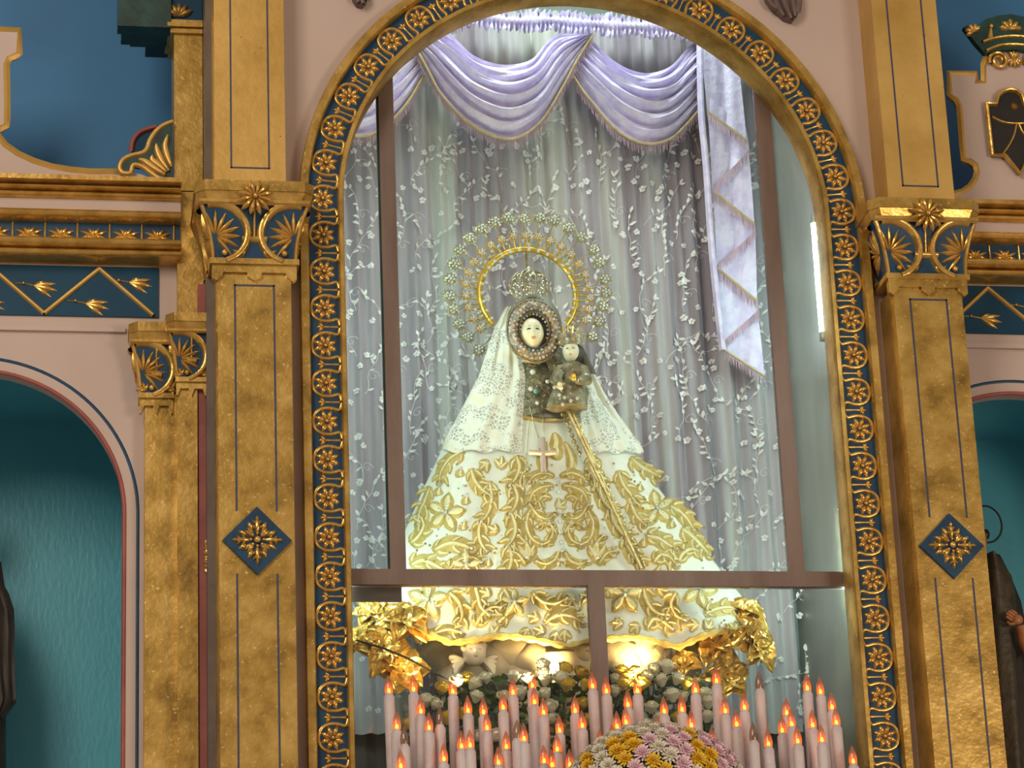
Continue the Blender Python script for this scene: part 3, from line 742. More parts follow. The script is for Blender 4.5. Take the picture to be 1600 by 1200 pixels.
# ================================================================== lilac valance
def curve_px(pts,Y,n=6): return [P2(p[0],p[1],Y) for p in cr(pts,n)]
def resamp(c,n):
    c=[Vector(p) for p in c]; d=[0]
    for a,b in zip(c,c[1:]): d.append(d[-1]+(b-a).length)
    out=[]
    for i in range(n+1):
        t=d[-1]*i/n; k=max(0,min(len(c)-2,next((j for j in range(len(d)-1) if d[j+1]>=t-1e-9),len(c)-2)))
        out.append(c[k].lerp(c[k+1],(t-d[k])/max(1e-9,d[k+1]-d[k])))
    return out
def fringe(g, line, Mf, ln, rn):
    for p in resamp(line, max(8,int(sum((Vector(b)-Vector(a)).length for a,b in zip(line,line[1:]))/.0045))):
        l=ln*rn.uniform(.75,1.1); s=rn.uniform(-.003,.003)
        g.stroke([(p.x,p.y),(p.x+s,p.y-l*.5),(p.x+s*1.6,p.y-l)],[.0013,.0013,.0006],.001,Mf,2)
def swag(top, bot, Y, label, nf=6, bulge=.055):
    NU,NV=36,48
    t=resamp(curve_px(top,Y),NU); b=resamp(curve_px(bot,Y),NU); rows=[]
    for j in range(NV+1):
        v=j/NV; row=[]
        for i in range(NU+1):
            u=i/NU; p=t[i].lerp(b[i],v**.92); e=sin(pi*min(1,max(0,u)))**.55
            y=Y-bulge*sin(pi*v**.8)*(.35+.65*e)*1.0-.015*(.25+.75*e)*cos(2*pi*nf*v+1.1*sin(u*5))-.005*sin(2*pi*nf*2.3*v+u*7)
            row.append((p.x,y,p.y))
        rows.append(row)
    T=thing('swag',label,'drapery',(b[NU//2].x,Y,b[NU//2].y),'lilac swags')
    part('cloth', G().grid(rows), 'lilac', T)
    M=lambda u,v,h:(u,Y-.022-h,v)
    g=G(); g.stroke(b,.0052,.005,M); part('gold_trim', g, 'trim_gold', T)
    g=G(); fringe(g,b,lambda u,v,h:(u,Y-.012-h,v),.034,random.Random(3)); part('fringe', g, 'fringe_pink', T, kind='stuff')
SY=.66
swag([(655,62),(672,44),(706,59),(737,87),(768,100),(799,103),(831,94),(852,68),(870,56),(900,56),(925,56)],
     [(643,70),(665,109),(687,150),(721,188),(752,209),(784,221),(815,216),(846,191),(877,141),(902,94),(925,58)],SY-.02,'lilac velvet swag at the middle of the valance')
swag([(920,62),(930,70),(954,94),(985,111),(1016,116),(1047,105),(1072,78),(1090,60)],
     [(890,116),(905,140),(922,162),(954,200),(985,222),(1016,229),(1047,220),(1072,197),(1094,172)],SY+.01,'lilac velvet swag at the right, beside the hanging tail')
swag([(430,60),(450,75),(490,95),(530,100),(570,90),(610,70),(640,56)],
     [(440,150),(480,190),(520,210),(560,217),(585,211),(614,189),(640,158),(661,122)],SY+.01,'lilac velvet swag at the left, half hidden by the arch')
# cascade tail
T=thing('curtain_tail','lilac zigzag cascade tail with gold trim hanging right of the swags','drapery',tuple(P(1190,590,SY)))
tail=[((1092,58),(1150,62),(1166,222),(1104,176)),((1104,150),(1166,200),(1170,236),(1112,296)),((1110,240),(1170,236),(1178,352),(1112,300)),
      ((1112,286),(1178,340),(1180,362),(1119,416)),((1117,360),(1180,362),(1182,472),(1119,420)),((1119,405),(1182,462),(1184,486),(1128,536)),((1127,480),(1184,486),(1194,590),(1130,548))]
for i,(a,b,c,d) in enumerate(tail):
    Y=SY-.035+.006*i; A,B,C,D=[Vector(P2(x,y,Y)) for x,y in (a,b,c,d)]; rows=[]
    for j in range(13):
        v=j/12; l=A.lerp(D,v); r=B.lerp(C,v)
        rows.append([(*(l.lerp(r,k/14)).to_tuple()[:1], Y-.008*sin(k/14*7+v*2)-.004*sin(k/14*17+v*3), l.lerp(r,k/14).y) for k in range(15)])
    part('fold', G().grid(rows), 'lilac', T)
    if i%2==0:
        ln=[D.lerp(C,k/10) for k in range(11)]; M=lambda u,v,h,Y=Y:(u,Y-.012-h,v)
        part('gold_trim', G().stroke(ln,.0045,.004,M), 'trim_gold', T)
        g=G(); fringe(g,ln,lambda u,v,h,Y=Y:(u,Y-.011-h,v),.038,random.Random(i)); part('fringe', g, 'fringe_pink', T, kind='stuff')
    else:
        ln=[C.lerp(D,k/10) for k in range(11)]
        g=G(); fringe(g,ln,lambda u,v,h,Y=Y:(u,Y-.009-h,v),.034,random.Random(i)); part('fringe', g, 'fringe_pink', T, kind='stuff')
ln=[Vector(p) for p in curve_px([(1094,60),(1096,170),(1104,260),(1112,380),(1122,480),(1130,548)],SY-.04)]
part('side_pleat', G().stroke(ln,.012,.018,plane(SY-.035)), 'lilac', T)
# ruffled heading
T=thing('ruffle_heading','lilac ruffled curtain heading across the top of the niche','drapery',tuple(P(900,60,SY)))
ctr=resamp(curve_px([(640,52),(700,38),(760,34),(800,40),(850,38),(900,42),(960,46),(1020,48),(1080,55),(1130,68),(1170,80)],SY),420)
rn=random.Random(9); ph=[rn.uniform(0,6) for _ in range(8)]; rows=[]
NVR=14
for j in range(NVR+1):
    v=-1+2*j/NVR; row=[]
    for i,p in enumerate(ctr):
        w=i*1.15+.9*sin(i*.21+ph[0]); frill=max(0,abs(v)-.42)/.58
        amp=.006+.016*frill
        y=SY-.03-.016*(1-min(1,abs(v)/.45)**2 if abs(v)<.45 else 0)-amp*sin(w+frill*1.3*sin(i*.5+ph[1]))
        hh=.036*v*(1+.18*sin(i*.13+ph[2])+.12*sin(i*.9+ph[3])*frill)
        row.append((p.x+.004*frill*cos(w*.7),y,p.y+hh))
    rows.append(row)
part('ruffle', G().grid(rows), 'lilac', T)

# ================================================================== the robed statue
TAB=[(.50,-.150,-.045),(.44,-.20,-.03),(.40,-.232,-.005),(.30,-.272,.045),(.245,-.296,.073),(.116,-.362,.148),(.008,-.418,.217),(-.1,-.470,.28),(-.205,-.517,.351),(-.31,-.562,.423),(-.395,-.604,.48),(-.52,-.665,.57),(-.62,-.71,.63),(-.75,-.74,.68)]
TL=[(t[0],t[1]) for t in TAB]; TR=[(t[0],t[2]) for t in TAB]
RY=.49
def robe_cs(z):
    l,r=interp(TL,z),interp(TR,z); return (l+r)/2,(r-l)/2
def rfold(a,z):
    t=min(1,max(0,(.2-z)/.8)); return t*(.012*cos(a*9+.5)+.007*cos(a*21+1))
def RF(x,z):
    c,h=robe_cs(z); a=max(-1,min(1,(x-c)/h)); return RY-.44*h*sqrt(max(0,1-a*a))-rfold(a,z)*sqrt(max(0,1-a*a))
def on_robe(px,py):
    Y=.3
    for _ in range(14):
        p=P(px,py,Y); Y=.45*Y+.55*RF(p.x,p.z)
    return P(px,py,Y)
def MR(u,v,h):
    p=on_robe(u,v); return (p.x,p.y-h-.001,p.z+h*.15)
ST=thing('statue','white and gold robed madonna statue holding a child inside the glass case','statue',(-.08,.46,-.70))
def hem(a): return -.550-.165*sqrt(max(0,1-a*a))+.034*abs(sin(a*6.2+.5))
rows=[]
for j in range(61):
    v=j/60; row=[]
    for i in range(97):
        a=-cos(pi*i/96); z=lerp(.50,hem(a),v); c,h=robe_cs(z); x=c+a*h; row.append((x,RF(x,z),z))
    rows.append(row)
g=G(); g.grid(rows)
rows=[]
for j in range(25):
    v=j/24; row=[]
    for i in range(33):
        a=-cos(pi*i/32); z=lerp(.50,hem(a)if 0 else -.545,v); c,h=robe_cs(z); row.append((c+a*h,RY+.29*h*sqrt(max(0,1-a*a)),z))
    rows.append(row)
g.grid(rows)
ROBE=part('robe', g, 'robe_white', ST)
# -- gold applique work, drawn on the robe surface (coordinates in photo pixels, heights in metres)
def ap(name='scroll_applique'):
    return G()
USED=[]
def leafstroke(g, pts, w, h=.007, n=5, wide=1.55, inner=.62):
    p=cr(pts,n); k=len(p); ws=[w*(.06+.94*sin(pi*min(1,((i+.4)/k))**.72)**.85) for i in range(k)]
    USED.extend((q.x,q.y) for q in p[::2])
    g.k=0; g.stroke(p,[q*wide for q in ws],h*.34,MR,4)
    g.k=1; g.stroke(p[1:-1],[q*inner for q in ws[1:-1]],h*.95,MR,4)
def curl(g, c, r, a0, turns, w, sgn=1):
    n=18; pts=[(c[0]+r*(1-.8*i/n)*cos(a0+sgn*turns*2*pi*i/n), c[1]+r*(1-.8*i/n)*sin(a0+sgn*turns*2*pi*i/n)) for i in range(n+1)]
    g.k=0; g.stroke(pts,[w*(1-.4*i/n) for i in range(n+1)],.006,MR,4)
AP=['thread_gold','thread_cream','gem','gem_gold']
def gem(g, x, y, r=.0055, k=2):
    p=Vector(MR(x,y,.006)); g.k=k; g.ball(p,r,r,r,6,4)
GEMS=G()
def flower(cx,cy,r,rot=90,n=5):
    g=G()
    for i in range(n):
        a=math.radians(rot+i*360/n); d=(cos(a),-sin(a)); q=(-d[1],d[0])
        pts=[(cx+d[0]*r*t,cy+d[1]*r*t) for t in (.12,.35,.6,.8,1.0)]
        g.k=0; g.stroke(pts,[r*.12,r*.30,r*.33,r*.22,r*.03],.006,MR,4)
        g.k=1; g.stroke(pts[:-1],[r*.06,r*.19,r*.21,r*.10],.010,MR,4)
        for t in (.22,.36): gem(g,cx+d[0]*r*t,cy+d[1]*r*t,.0048)
    gem(g,cx,cy,.0075); USED.extend((cx+r*u*.5,cy+r*v*.5) for u in (-2,-1,0,1,2) for v in (-2,-1,0,1,2))
    part('flower_applique', g, AP, ROBE)
for a in ((696,802,33,80),(1026,795,31,100),(668,938,34,85),(976,930,33,90),(1092,922,30,70),(728,886,27,90),(803,942,24,90)): flower(*a)
def acanthus(path, w, lobes=4, side=1, l=20):
    "curling acanthus leaf: olive ground, separate cream lobes fanning off the stem"
    g=G(); p=cr(path,6); k=len(p); g.k=0
    g.stroke(p,[w*(.5+1.5*sin(pi*(i+.5)/k)**.7) for i in range(k)],.002,MR,4); leafstroke(g,path,w*.8,.008,5,1.3,.62)
    for i in range(lobes):
        j=int((i+.5)/lobes*(k-2)); a=p[j]; t=(p[min(j+2,k-1)]-p[max(j-2,0)]).normalized(); nn=Vector((-t.y,t.x))*side
        leafstroke(g,[a+nn*w*.5,a+nn*l*.65+t*l*.25,a+nn*l*1.05+t*l*.9],w*.62,.007)
        leafstroke(g,[a-nn*w*.5,a-nn*l*.5+t*l*.3,a-nn*l*.75+t*l*.9],w*.52,.007)
        if i%2==0: gem(g,*(a+nn*l*1.1+t*l),.0042,3)
    e=p[-1]; curl(g,(e[0],e[1]),w*1.3,0,1.2,w*.36,side); gem(g,e[0],e[1],.005)
    part('scroll_applique', g, AP, ROBE)
# two S-scroll bands framing the centre panel
for pth,s in ((((806,712),(812,730),(806,748),(796,760)),1),(((799,756),(808,772),(806,790),(796,804)),1),(((797,800),(805,820),(803,840),(792,856)),1),(((792,850),(799,868),(797,886),(786,900)),1),(((786,918),(796,938),(792,958),(780,972)),1),
              (((930,712),(924,730),(932,748),(942,760)),-1),(((938,752),(938,772),(948,790),(958,800)),-1),(((954,794),(958,814),(970,832),(980,842)),-1),(((976,838),(982,858),(994,874),(1004,884)),-1),(((1004,915),(1010,940),(1026,958),(1044,962)),-1)):
    acanthus(pth,6.2,3,s,15)
# outer leaf work
for pth,s,w in ((((736,732),(742,752),(754,766),(766,776)),-1,6),(((764,752),(768,776),(764,800),(752,816)),1,6),(((752,812),(748,832),(752,850),(760,862)),-1,5.5),
                (((726,705),(704,716),(690,736),(686,756)),-1,5),(((672,760),(664,782),(656,800),(652,820)),1,5),(((640,850),(654,838),(662,820),(654,806)),1,6),(((676,862),(700,850),(722,852),(736,858)),1,7),
                (((640,884),(660,876),(680,884),(694,892)),-1,6),(((700,892),(716,876),(738,872),(752,880)),1,5),
                (((984,715),(1000,728),(1016,738),(1030,746)),1,5),(((966,735),(972,756),(984,772),(992,786)),-1,6),(((984,782),(990,800),(998,812),(1008,822)),-1,5.5),(((1008,838),(1028,842),(1044,852),(1056,860)),-1,7),
                (((1046,790),(1062,800),(1076,816),(1084,830)),-1,6),(((1064,826),(1080,836),(1094,850),(1108,868)),1,6),(((1060,880),(1066,866),(1080,858),(1094,864)),-1,6),(((1020,880),(1032,868),(1046,872),(1056,884)),1,5),
                (((700,925),(716,940),(722,960),(716,976)),-1,6),(((740,905),(746,930),(752,950),(764,962)),1,6.5),(((742,980),(752,962),(768,950),(782,950)),1,5.5),
                (((1056,925),(1048,945),(1056,962),(1070,970)),1,6),(((1100,960),(1120,952),(1140,950),(1156,956)),-1,6),(((1010,985),(1020,968),(1036,972),(1050,984)),1,5.5),(((830,925),(846,940),(866,944),(886,936)),-1,5.5),(((850,975),(870,962),(892,964),(910,974)),1,5.5),(((640,985),(670,992),(700,984),(720,990)),1,5)):
    acanthus(pth,w,3,s,14)
# centre panel: mirrored lyre motif
def cm(dx,y): return (870+dx+(y-740)*.06, y)
for s in (-1,1):
    for pth,w in (([(4,745),(22,740),(38,746),(44,754)],5),([(6,760),(24,762),(40,772),(46,790)],6),([(46,788),(34,806),(20,812),(8,806)],5.5),([(44,796),(52,818),(46,842),(30,852)],6),([(30,852),(18,846),(12,832),(16,820)],5),
                  ([(6,836),(14,822),(26,818),(36,824)],4.5),([(4,862),(12,876),(26,882),(40,878)],5.5),([(54,880),(50,862),(56,848),(66,838)],6),([(56,884),(66,870),(74,864),(84,862)],5),([(10,780),(22,776),(30,784),(28,796)],4.5),([(52,770),(58,756),(54,742),(46,734)],4)):
        acanthus([cm(s*x,y) for x,y in pth],w*.85,2,s,10)
    g=G()
    for a in (50,90,130): 
        d=(cos(math.radians(a)),-sin(math.radians(a))); c=cm(s*55,872); leafstroke(g,[c,(c[0]+d[0]*12,c[1]+d[1]*14),(c[0]+d[0]*20,c[1]+d[1]*26)],6.5)
    gem(g,*c,.007); part('tulip_applique', g, AP, ROBE)
g=G()
for y in (750,768,786,800,815,832,848,862,876): gem(g,*cm(0,y),.0065 if y%4 else .008)
for y in (705,690): leafstroke(g,[cm(-2,y+14),cm(2,y),cm(-1,y-14)],7)
for x in (-20,22): leafstroke(g,[cm(x,736),cm(x*1.1,715),cm(x*.7,690)],6)
part('scroll_applique', g, AP, ROBE)
# buds and loose gems
for x,y in ((686,769),(720,740),(729,783),(725,823),(1000,763),(1006,850),(764,880),(1050,820)):
    g=G(); leafstroke(g,[(x,y+6),(x-1,y),(x+1,y-7)],5.5); gem(g,x,y-8,.004); part('bud_applique', g, AP, ROBE)
rg=random.Random(11)
for _ in range(240):
    y=rg.uniform(725,975); c=870+(y-740)*.03; hw=lerp(150,300,(y-725)/250); x=c+rg.uniform(-1,1)*hw*.92
    GEMS.k=0 if rg.random()<.5 else 1; p=Vector(MR(x,y,.005)); GEMS.ball(p,rg.uniform(.0028,.0048),None,None,6,4)
part('gems', GEMS, ['gem','gem_gold'], ST, kind='stuff')
# small sprigs in the gaps between the large scrolls
rs=random.Random(31)
for _ in range(1500):
    y=rs.uniform(722,992); cxp=865+(y-740)*.05; hwp=lerp(140,285,(y-722)/250); x=cxp+rs.uniform(-1,1)*hwp*.93
    if min((x-u)**2+(y-v)**2 for u,v in USED) < (11.0 if y>915 else 12.5)**2: continue
    g=G(); a0=rs.uniform(0,360)
    for da,l in ((0,17),(48,14),(-48,14)):
        a=math.radians(a0+da); leafstroke(g,[(x-3*cos(a),y-3*sin(a)),(x+l*.4*cos(a+.2),y+l*.4*sin(a+.2)),(x+l*cos(a),y+l*sin(a))],4.4)
    gem(g,x,y,.005); part('sprig_applique', g, AP, ROBE)
# gold hem
c_=[]; 
for i in range(121):
    a=-.985+1.97*i/120; z=hem(a)+.004; c,h=robe_cs(z); x=c+a*h; c_.append(Vector((x,RF(x,z)-.004,z)))
part('hem_border', G().tube(c_,[.011+.003*sin(i*1.7) for i in range(121)],6), 'thread_gold', ROBE)
# veil of lace: two falls and a hood
def veil(name, tab, hh=.010):
    rows=[]; y0,y1=tab[0][0],tab[-1][0]; N=44
    for j in range(N+1):
        y=lerp(y0,y1,j/N); l=interp([(t[0],t[1]) for t in tab],y); r=interp([(t[0],t[2]) for t in tab],y); row=[]
        for i in range(25):
            u=i/24; x=lerp(l,r,u); dy=(5*abs(sin(u*9)) if j==N else 0); q=MR(x,y+dy,hh+.004*sin(u*16+y*.02)+.003*sin(u*31)); row.append(q)
        rows.append(row)
    return part(name, G().grid(rows), 'lace', ST)
veil('veil', [(482,790,800),(500,780,800),(520,770,804),(560,757,814),(590,747,820),(650,716,818),(690,694,815),(704,690,814)])
veil('veil', [(574,912,924),(590,906,930),(620,902,946),(650,903,966),(690,905,996),(706,910,1006)])
def hoodp(a,b,off): 
    c=P(833,508,.36); return (c.x+a,off,c.z+b)
rows=[]
for j in range(9):
    t=j/8; row=[]
    for i in range(33):
        an=math.radians(-40+260*i/32); r=lerp(.098,.075,t); row.append((P(834,512,.36).x+r*cos(an)*.92,.345+.13*t,P(834,512,.36).z+r*sin(an)*1.12+.0*t))
    rows.append(row)
part('hood', G().grid(rows), 'lace', ST)
# bodice
rows=[]
for j in range(15):
    y=lerp(548,652,j/14); l=interp([(548,822),(600,818),(652,816)],y); r=interp([(548,880),(600,905),(652,906)],y)
    rows.append([MR(lerp(l,r,i/16),y,.006+.035*sin(pi*i/16)**.7*(1-.25*j/14)) for i in range(17)])
part('bodice', G().grid(rows), 'bodice', ST)
g=G(); g.stroke([(816,652),(845,657),(875,657),(906,651)],3.5,.014,MR); part('waist_trim', g, 'staff_gold', ST)
g=G()
for x,y,r in ((829,592,.010),(838,577,.008),(826,618,.009),(834,622,.009),(852,607,.007),(836,640,.007)): p=MR(x,y,.045); g.k=0 if y not in (577,622) else 1; g.ball(p,r,r*.8,r,8,5)
part('brooches', g, ['gem','gem_teal'], ST, kind='stuff')
# face
def face(c, w, h, parent, yaw=0., pitch=0., s=1.):
    "c centre of the head front, w half width, h half height"
    ca,sa=cos(yaw),sin(yaw)
    def surf(u,v,dh=0):                                     # u,v in -1..1
        rr=max(0,1-u*u*.98-v*v*.98); taper=1-.22*max(0,-v)**1.5
        d=w*1.05*sqrt(rr)
        d+=w*.34*math.exp(-((u/.13)**2))*math.exp(-(((v+.12)/.20)**2)) + w*.12*math.exp(-((u/.10)**2))*math.exp(-(((v-.15)/.25)**2))
        d-=w*.13*(math.exp(-(((u-.38)/.22)**2))+math.exp(-(((u+.38)/.22)**2)))*math.exp(-(((v-.12)/.13)**2))
        d+=w*.10*math.exp(-((u/.26)**2))*math.exp(-(((v+.47)/.10)**2)) + w*.08*math.exp(-((u/.25)**2))*math.exp(-(((v+.78)/.14)**2))
        x=u*w*taper; y=-(d+dh); z=v*h
        x,y=x*ca-y*sa,x*sa+y*ca
        return (c[0]+x,c[1]+y,c[2]+z)
    rows=[]
    for j in range(29):
        v=-cos(pi*j/28); k=sqrt(max(0.0004,1-v*v)); rows.append([surf(-cos(pi*i/28)*k,v) for i in range(29)])
    g=G().grid(rows)
    # back of the head
    rows=[]
    for j in range(13):
        v=-cos(pi*j/12); k=sqrt(max(0.0004,1-v*v)); row=[]
        for i in range(13):
            u=-cos(pi*i/12)*k; q=surf(u,v); b=w*.9*sqrt(max(0,1-u*u-v*v)); row.append((q[0],c[1]+b,q[2]))
        rows.append(row)
    g.grid(rows)
    Fc=part('face', g, 'ivory', parent)
    Mx=lambda u,v,hh: surf(u,v,hh)
    for s_ in (-1,1):
        g=G(); g.stroke([(s_*.18,.10),(s_*.36,.13),(s_*.56,.09)],[.02,.075,.02],w*.07,Mx,4); part('eye', g, 'eye_dark', Fc)
        g=G(); g.stroke([(s_*.16,.24),(s_*.38,.32),(s_*.62,.24)],[.015,.028,.01],w*.03,Mx,2); part('brow', g, 'hair_dark', Fc)
    g=G(); g.stroke([(-.22,-.46),(-.08,-.43),(0,-.445),(.08,-.43),(.22,-.46)],[.02,.05,.05,.05,.02],w*.05,Mx,4); g.stroke([(-.18,-.50),(0,-.54),(.18,-.50)],[.02,.05,.02],w*.06,Mx,4); part('lips', g, 'lip_rose', Fc)
    return Fc
fc=P(831,520,.315)
face((fc.x+.004,.335,fc.z+.003),.037,.053,ST,yaw=-.05)
g=G(); g.ball((oc_x:=P2(835,516,.325)[0],.366,P2(835,516,.325)[1]),.082,.010,.098,24,10); part('hair', g, 'hair_dark', ST)
g=G(); g.tube([(fc.x,.37,fc.z-.075),(fc.x,.365,fc.z-.035)],[.028,.022],12); part('neck', g, 'ivory', ST)
# rostrillo: jewelled oval face frame
def oval_ring(name, c, a0,b0,a1,b1,Yf,bul,mt,parent,n=40,k=8):
    rows=[]
    for i in range(k+1):
        t=i/k; rows.append([(c[0]+lerp(a0,a1,t)*cos(2*pi*j/n), Yf-bul*sin(pi*t)+.03*t*0, c[1]+lerp(b0,b1,t)*sin(2*pi*j/n)) for j in range(n)])
    return part(name, G().grid(rows,True), mt, parent)
oc=P2(835,516,.325)
R_=oval_ring('face_frame', oc, .049,.062,.088,.106,.335,.022,'rostrillo',ST)
oval_ring('frame_rim', oc, .047,.060,.051,.064,.325,.006,'filigree',R_); oval_ring('frame_rim', oc, .085,.103,.091,.110,.335,.006,'filigree',R_)
g=G(); rg=random.Random(4)
for ring in range(3):
    for j in range(26+ring*8):
        t=.22+.28*ring; a=2*pi*(j+.3*ring)/(26+ring*8); g.k=rg.choice((0,0,0,1,2)); g.ball((oc[0]+lerp(.049,.088,t)*cos(a),.335-.022*sin(pi*t),oc[1]+lerp(.062,.106,t)*sin(a)),rg.uniform(.003,.0055),None,None,6,4)
for j in range(17):
    a=math.radians(-25+230*j/16); g.k=0 if j%3 else 1; g.ball((oc[0]+.0445*cos(a),.330,oc[1]+.057*sin(a)),.0045,None,None,6,4)
part('jewels', g, ['gem','gem_gold','gem_teal'], ST, kind='stuff')
# hands
def hand(c, s, dirv, mt, parent, curlv=(0,-.3,-.2)):
    g=G(); c=Vector(c); d=Vector(dirv).normalized(); side=d.cross(Vector((0,-1,0))).normalized(); cu=Vector(curlv)
    g.ball(c,s*.45,s*.25,s*.42,10,6)
    for i,(o,l) in enumerate(((-.33,.75),(-.11,.9),(.11,.85),(.32,.68))):
        b=c+side*(o*s)+d*(.30*s); m_=b+d*(l*.5*s)+cu*s*.15; e=b+d*(l*.85*s)+cu*s*.5; g.tube([b,m_,e],[s*.12,s*.11,s*.08],6)
    b=c+side*(-.40*s); g.tube([b,b+side*(-.25*s)+d*.25*s,b+side*(-.25*s)+d*.55*s],[s*.13,s*.12,s*.09],6)
    return part('hand', g, mt, parent)
p=Vector(MR(842,563,.060)); hand(p,.024,(.7,0,.35),'ivory',ST)
g=G(); g.tube([Vector(MR(868,588,.045)),Vector(MR(860,580,.056)),Vector(MR(848,567,.058))],[.026,.022,.014],10); part('sleeve', g, 'bodice', ST)
p=Vector(MR(893,648,.065)); hand(p,.032,(-.8,0,.1),'skin_wood',ST)
g=G(); g.tube([Vector(MR(908,618,.03)),Vector(MR(906,636,.05)),Vector(MR(897,646,.06))],[.020,.018,.012],10); part('sleeve', g, 'bodice', ST)
# crown of the statue: open filigree dome
CC=P(828,470,.40)
T=thing('filigree_crown','fine silver-gilt filigree crown above the jewelled face frame','crown',tuple(CC))
def crownpt(a,t):
    r=interp([(0,.045),(.35,.064),(.6,.066),(.85,.045),(1,.010)],t); return (CC.x+r*cos(a),CC.y+r*sin(a)*.8,CC.z+.105*t)
part('band', G().tube([crownpt(2*pi*j/32,0) for j in range(33)],.005,6), 'filigree', T)
for j in range(8):
    a=2*pi*j/8+.2; part('arch', G().tube([crownpt(a,i/12) for i in range(13)],.0035,5), 'filigree', T)
g=G()
for j in range(16):
    a=2*pi*j/16; g.tube([crownpt(a+.12*sin(i*1.6),i/16) for i in range(17)],.0014,4)
for t in (.15,.3,.45,.6,.75,.88): g.tube([crownpt(2*pi*j/40,t+.02*sin(j*2.4)) for j in range(41)],.0014,4)
rg=random.Random(2)
for _ in range(90): g.ball(crownpt(rg.uniform(0,6.3),rg.uniform(.05,.95)),.0026,None,None,5,3)
part('filigree_net', g, 'silver_gold', T, kind='stuff')
part('finial', G().ball((CC.x,CC.y,CC.z+.112),.007), 'gem', T)
# halo of stars
HY=.60; HC=P(825,460,HY)
T=thing('halo','golden ring halo with radiating jewelled stars behind the statue head','halo',tuple(HC))
hp=lambda x,y:P(x,y,HY)
ring=arc(HC.x,HC.z,.160,222,-42,80)
part('ring', G().stroke(ring,.0105,.010,plane(HY),6), 'halo_gold', T)
for a in range(228,-46,-6):
    an=math.radians(a); L=.030 if (a//6)%2 else .022
    g=G(); g.stroke([(HC.x+r*cos(an),HC.z+r*sin(an)) for r in (.165,.165+L*.6,.165+L)],[.004,.0035,.001],.005,plane(HY),4); part('ray', g, 'halo_gold', T)
def starmesh(n,R,mts,name):
    g=G()
    for k in range(n): g.k=0; g.petal(0,0,k*360/n,.003,R,R*.20,.006,M0,2,3,1.0)
    for k in range(6): g.k=1; g.ball((R*.42*cos(k*pi/3),-.007,R*.42*sin(k*pi/3)),R*.16,None,None,6,4)
    g.k=1; g.ball((0,-.009,0),R*.2,None,None,6,4); return g.data(name,mts)
S1=starmesh(12,.0265,['silver_gold','gem'],'star'); S2=starmesh(8,.020,['halo_gold','gem'],'small_star')
for x,y in ((440,1140),(355,1040),(290,940),(240,825),(212,720),(218,590),(250,470),(293,360),(365,265),(460,195),(565,140),(667,108),(790,120),(915,110),(1030,130),(1140,190),(1240,260),(1335,355),(1380,460),(1420,590),(1430,695),(1410,800),(1375,920),(1325,1035)):
    q=hp(660+x/5,320+y/5); inst('star',S1,T,(q.x,HY-.008,q.z),rg.uniform(0,1))
    part('star_stem', G().tube([(q.x,HY,q.z),(lerp(q.x,HC.x,.32),HY,lerp(q.z,HC.z,.32))],.0011,4), 'halo_gold', T)
for k in range(23):
    a=math.radians(lerp(218,-38,k/22)); inst('small_star',S2,T,(HC.x+.207*cos(a),HY-.008,HC.z+.207*sin(a)),rg.uniform(0,1))
g=G()
for k in range(46):
    a=math.radians(lerp(222,-42,k/45)); g.k=k%3; g.ball((HC.x+.188*cos(a),HY-.006,HC.z+.188*sin(a)),.0048,None,None,6,4)
    if k%2: g.k=1; g.ball((HC.x+.155*cos(a),HY-.012,HC.z+.155*sin(a)),.0062,None,None,6,4)
part('beads', g, ['gem_teal','gem','gem_gold'], T, kind='stuff')
part('post', G().tube([(HC.x,HY,HC.z-.3),(HC.x,HY,HC.z+.16)],.004,6), 'staff_gold', T)
# the child on her arm
def MB_(x,y,h): return Vector(MR(x,y,h))
hc=P(893,548,.285)
CH=thing('child_figure','small crowned child figure in a beige jewelled dress held on the arm','statue',tuple(P(893,640,.30)))
rows=[]
for t,r,rx in ((0,.020,.9),(.08,.040,1),(.2,.047,1),(.4,.046,1),(.6,.053,1),(.8,.062,1),(1,.066,1)):
    y=lerp(566,638,t); cxp=lerp(895,886,t); q=P(cxp,y,.300); rows.append([(q.x+r*rx*cos(2*pi*j/24)*(1+.05*sin(j*3.0)*t),q.y+r*.75*sin(2*pi*j/24)*(1+.06*sin(j*2.6)*t),q.z) for j in range(24)])
g=G().grid(rows,True); e=len(g.v); g.face(*range(e-24,e))
g.tube([P(876,577,.285),P(868,594,.255),P(879,604,.235)],[.018,.019,.014],10)
g.tube([P(911,577,.285),P(916,594,.255),P(903,594,.228)],[.018,.020,.014],10)
DR=part('dress', g, 'child_dress', CH)
face((hc.x,.295,hc.z),.026,.036,CH,yaw=-.25)
g=G(); g.ball((hc.x+.012,.318,hc.z+.006),.033,.030,.038,14,9); part('hair', g, 'hair_dark', CH)
rows=[]
for t in range(6): 
    rows.append([(hc.x+.003+(.030+.003*t)*cos(2*pi*j/24),.298+(.030+.003*t)*sin(2*pi*j/24),hc.z+.018+.006*t+(.006*(j%2) if t==5 else 0)) for j in range(24)])
part('crown_band', G().grid(rows,True), 'filigree', CH)
g=G()
for j in range(12): g.k=j%2; g.ball((hc.x+.003+.036*cos(2*pi*j/12),.298+.036*sin(2*pi*j/12),hc.z+.032),.006,None,None,6,4)
part('crown_jewels', g, ['gem','gem_gold'], CH, kind='stuff')
g=G()
for j in range(9):
    a=math.radians(20+140*j/8); g.stroke([(hc.x+.03*cos(a),hc.z+.03+.03*sin(a)),(hc.x+.055*cos(a),hc.z+.03+.075*sin(a))],[.006,.003],.006,plane(.33))
part('crown_rays', g, 'gem_gold', CH, kind='stuff')
for s in ((876,606),(897,592)): hand(P(s[0],s[1],.222),.018,(-.2,-.2,.9),'halo_gold' if s[0]>880 else 'ivory',CH)
g=G()
